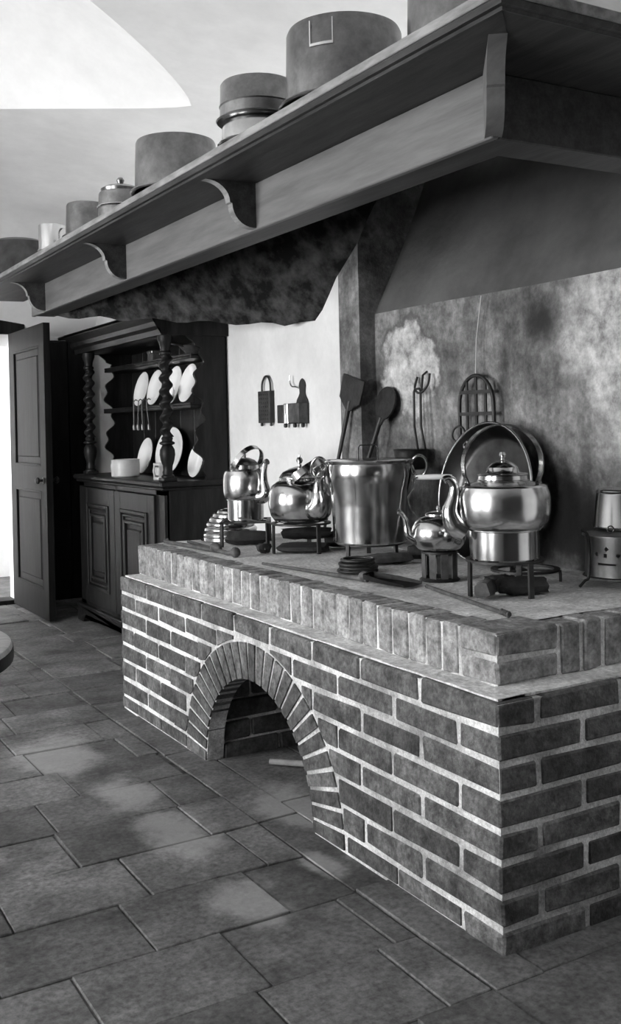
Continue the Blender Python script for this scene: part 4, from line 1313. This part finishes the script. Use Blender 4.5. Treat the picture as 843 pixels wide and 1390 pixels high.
# square peel
o, f = wall_tool('baking_peel', 'black square-bladed iron peel standing blade up against the wall', 'peel', None, (2.40, 4.03, TOP + .004), None)
top = Vector((2.46, 3.865, 1.36)) - f
MB().tube([Vector((0, 0, .004)), top * .5, top], [.007, .008, .011], 10).build('handle', 'iron', o, smooth=60)
ax = top.normalized(); sd = Vector((0, 1, .05)); sd = (sd - ax * sd.dot(ax)).normalized(); nn = sd.cross(ax)
def onb(a, b_, t): return top + sd * a + ax * b_ + nn * t
MB().prism([(-.02, -.045), (.02, -.045), (.05, -.012), (.088, .0), (.092, .105), (-.092, .105), (-.088, .0), (-.05, -.012)], -.004, .004, onb).build('blade', 'iron', o, smooth=0)
# round skimmer
o, f = wall_tool('round_skimmer', 'black round-bladed skimmer leaning beside the square peel', 'skimmer', None, (2.40, 3.86, TOP + .004), None)
top = Vector((2.515, 3.70, 1.28)) - f
MB().tube([Vector((0, 0, .004)), top * .5, top], [.007, .008, .012], 10).build('handle', 'iron', o, smooth=60)
ax = top.normalized(); sd = Vector((0, 1, .05)); sd = (sd - ax * sd.dot(ax)).normalized(); nn = sd.cross(ax)
MB().prism([(-.018, -.03), (.018, -.03)] + [(.073 * math.sin(a), .066 - .073 * math.cos(a)) for a in [D(20 + 320 * k / 28) for k in range(29)]], -.004, .004, onb).build('blade', 'iron', o, smooth=0)
# iron pot hung on a wall hook by a two-bar hanger
hk = Vector((XH, 3.43, 1.40))
hg = thing('wall_hook', 'black iron two-pronged hook fixed in the pale plaster patch', 'hook', hk)
mb = MB(); mb.tube(curve([(-.004, .05, .045), (-.02, .048, .0), (-.03, .015, -.022), (-.03, -.02, -.018), (-.02, -.045, .012), (-.01, -.045, .055)], 5), .005, 8)
mb.build('prong', 'iron', hg, smooth=60)
mb = MB(); mb.tube([(.006, -.005, .065), (-.016, -.005, .05), (-.026, -.005, -.02)], .005, 8); mb.build('stem', 'iron', hg, smooth=60)
hp = thing('hanging_iron_pan', 'shallow black iron pan hanging from a tall two-bar handle', 'pan', (XH - .073, 3.445, 1.06))
MB().lathe([(0, 0), (.056, 0), (.064, .008), (.068, .07), (.070, .080), (.073, .084), (.067, .084), (.062, .07), (.058, .012), (0, .008)], 48).build('bowl', 'iron', hp, smooth=40)
bx = hk.x - .03 - (XH - .073)
MB().tube([(.062, .030, .065), (bx - .002, .026, .18), (bx, .026, .322), (bx, .018, .334), (bx, -.014, .334), (bx, -.020, .322), (bx - .002, -.020, .18), (.062, -.022, .065)], .0052, 8).build('hanger', 'iron', hp, smooth=60)
# gridiron on its cord
gi = thing('gridiron', 'arched black iron gridiron hung on a thin pale cord', 'gridiron', (XH - .012, 3.075, 1.0))
hw, zt = .102, .43
fr = [(-.012, hw, 0)] + [(-.012, hw, z) for z in (.1, .2, .315)] + [(-.012, hw * math.cos(a), .315 + .115 * math.sin(a)) for a in [PI * k / 14 for k in range(1, 14)]] + [(-.012, -hw, z) for z in (.315, .2, .1)] + [(-.012, -hw, 0)]
MB().tube(fr, .0075, 8).build('frame', 'iron', gi, smooth=60)
for yy_ in (-.055, 0, .055):
    zt2 = .315 + .115 * math.sqrt(1 - (yy_ / hw) ** 2)
    MB().strap([(-.012, yy_, 0), (-.012, yy_, zt2)], (0, 1, 0), .012, .006).build('upright_bar', 'iron', gi, smooth=0)
for zz_ in (0.004, .10, .195, .282, .366):
    wz = hw if zz_ < .315 else hw * math.sqrt(max(0, 1 - ((zz_ - .315) / .115) ** 2))
    MB().strap([(-.016, -wz, zz_), (-.016, wz, zz_)], (0, 0, 1), .014, .006).build('cross_bar', 'iron', gi, smooth=0)
MB().tube([(-.012, 0, .428), (-.004, 0, .57), (.0, -.03, .735)], .0022, 6).build('cord', 'cord', gi)
# grater on the white wall
gr = thing('grater', 'flat dark tin grater with a wire loop hanging on white wall', 'grater', (XW - .002, 4.68, 1.27))
b = bmesh.new()
mb = MB()
mb.box(-.030, -.022, -.062, .062, 0, .165, .002)
mb.box(-.026, -.001, -.064, -.056, -.0, .165, .001); mb.box(-.026, -.001, .056, .064, 0, .165, .001)
mb.build('plate', 'iron', gr, smooth=0)
mb = MB()
for i in range(5):
    for j in range(7):
        mb.lathe([(.0055, 0), (.003, .003), (.0, .0035)], 6, M=Matrix.Translation((-.030, -.044 + .022 * i, .02 + .021 * j)) @ Matrix.Rotation(-PI / 2, 4, 'Y'))
o = mb.build('teeth', 'iron', gr, smooth=0); o['kind'] = 'stuff'
MB().tube(curve([(-.012, .048, .16), (-.012, .044, .205), (-.010, .022, .236), (-.010, 0, .243), (-.010, -.022, .236), (-.012, -.044, .205), (-.012, -.048, .16)], 4), .0055, 8).build('loop', 'iron', gr, smooth=60)
for s in (-1, 1): MB().lathe([(0, -.018), (.008, -.014), (.007, 0), (0, .004)], 12, (-.014, s * .052, 0)).build('foot', 'iron', gr)
# match holder
mh = thing('match_holder', 'tin wall holder with a pointed back plate and fluted boxes', 'holder', (XW - .002, 4.38, 1.262))
HP = [(0, -.115, .112), (.098, -.118, .118), (.100, -.116, .002), (.118, -.108, -.006), (.135, -.092, -.024), (.150, -.086, -.034), (.168, -.088, -.032), (.185, -.092, -.028), (.200, -.088, -.032), (.213, -.077, -.043), (.221, -.062, -.058)]
MB().bandprism(HP, -.004, 0, lambda a, q, t: Vector((t, q, a))).build('back_plate', 'iron', mh, smooth=0)
mb = MB(); mb.box(-.058, -.004, -.115, -.005, .004, .100, .003); mb.build('box', 'ironrust', mh, smooth=0)
mb = MB(); mb.box(-.05, -.004, .055, .118, .004, .095, .003); mb.build('box', 'iron', mh, smooth=0)
for yy_, w_ in ((.040, .013), (.014, .018)):
    MB().lathe([(0, .004), (w_, .004), (w_, .096), (w_ * .8, .100), (0, .100)], 20, (-.040, yy_, 0)).build('flute', 'tin', mh)
for yy_ in (-.09, -.01, .085): MB().lathe([(0, -.02), (.009, -.017), (.010, -.005), (.006, .006), (0, .006)], 12, (-.02, yy_, 0)).build('foot', 'iron', mh)
MB().tube(curve([(-.02, .03, .24), (-.02, .032, .21), (-.02, .012, .185), (-.02, -.03, .18), (-.02, -.06, .172)], 5), .004, 8).build('wire_hook', 'tin', mh, smooth=60)

# ------------------------------------------------------------------ round table beside the viewer
tc = (.207, 2.753)
tb = thing('round_table', 'round wooden table with a pale scrubbed top and thick edge', 'table', (tc[0], tc[1], 0))
MB().lathe([(0, .664), (.43, .664), (.448, .670), (.450, .678), (.450, .706), (.446, .716), (.436, .72), (0, .72)], 72).build('table_top', 'tabletop', tb, smooth=35)
MB().lathe([(.440, .672), (.4515, .674), (.4525, .680), (.4525, .704), (.440, .706)], 72).build('edge_band', 'doorwood', tb, smooth=35)
MB().lathe([(0, .12), (.05, .12), (.055, .18), (.035, .24), (.045, .36), (.06, .46), (.04, .54), (.05, .60), (.10, .66), (0, .664)], 32).build('pedestal', 'doorwood', tb, smooth=50)
for k in range(3):
    a = D(150 + 120 * k)
    MB().strap(curve([(.03 * math.cos(a), .03 * math.sin(a), .17), (.14 * math.cos(a), .14 * math.sin(a), .15), (.26 * math.cos(a), .26 * math.sin(a), .06), (.33 * math.cos(a), .33 * math.sin(a), .022)], 5), (-math.sin(a), math.cos(a), 0), .05, .038).build('foot', 'doorwood', tb, smooth=0)
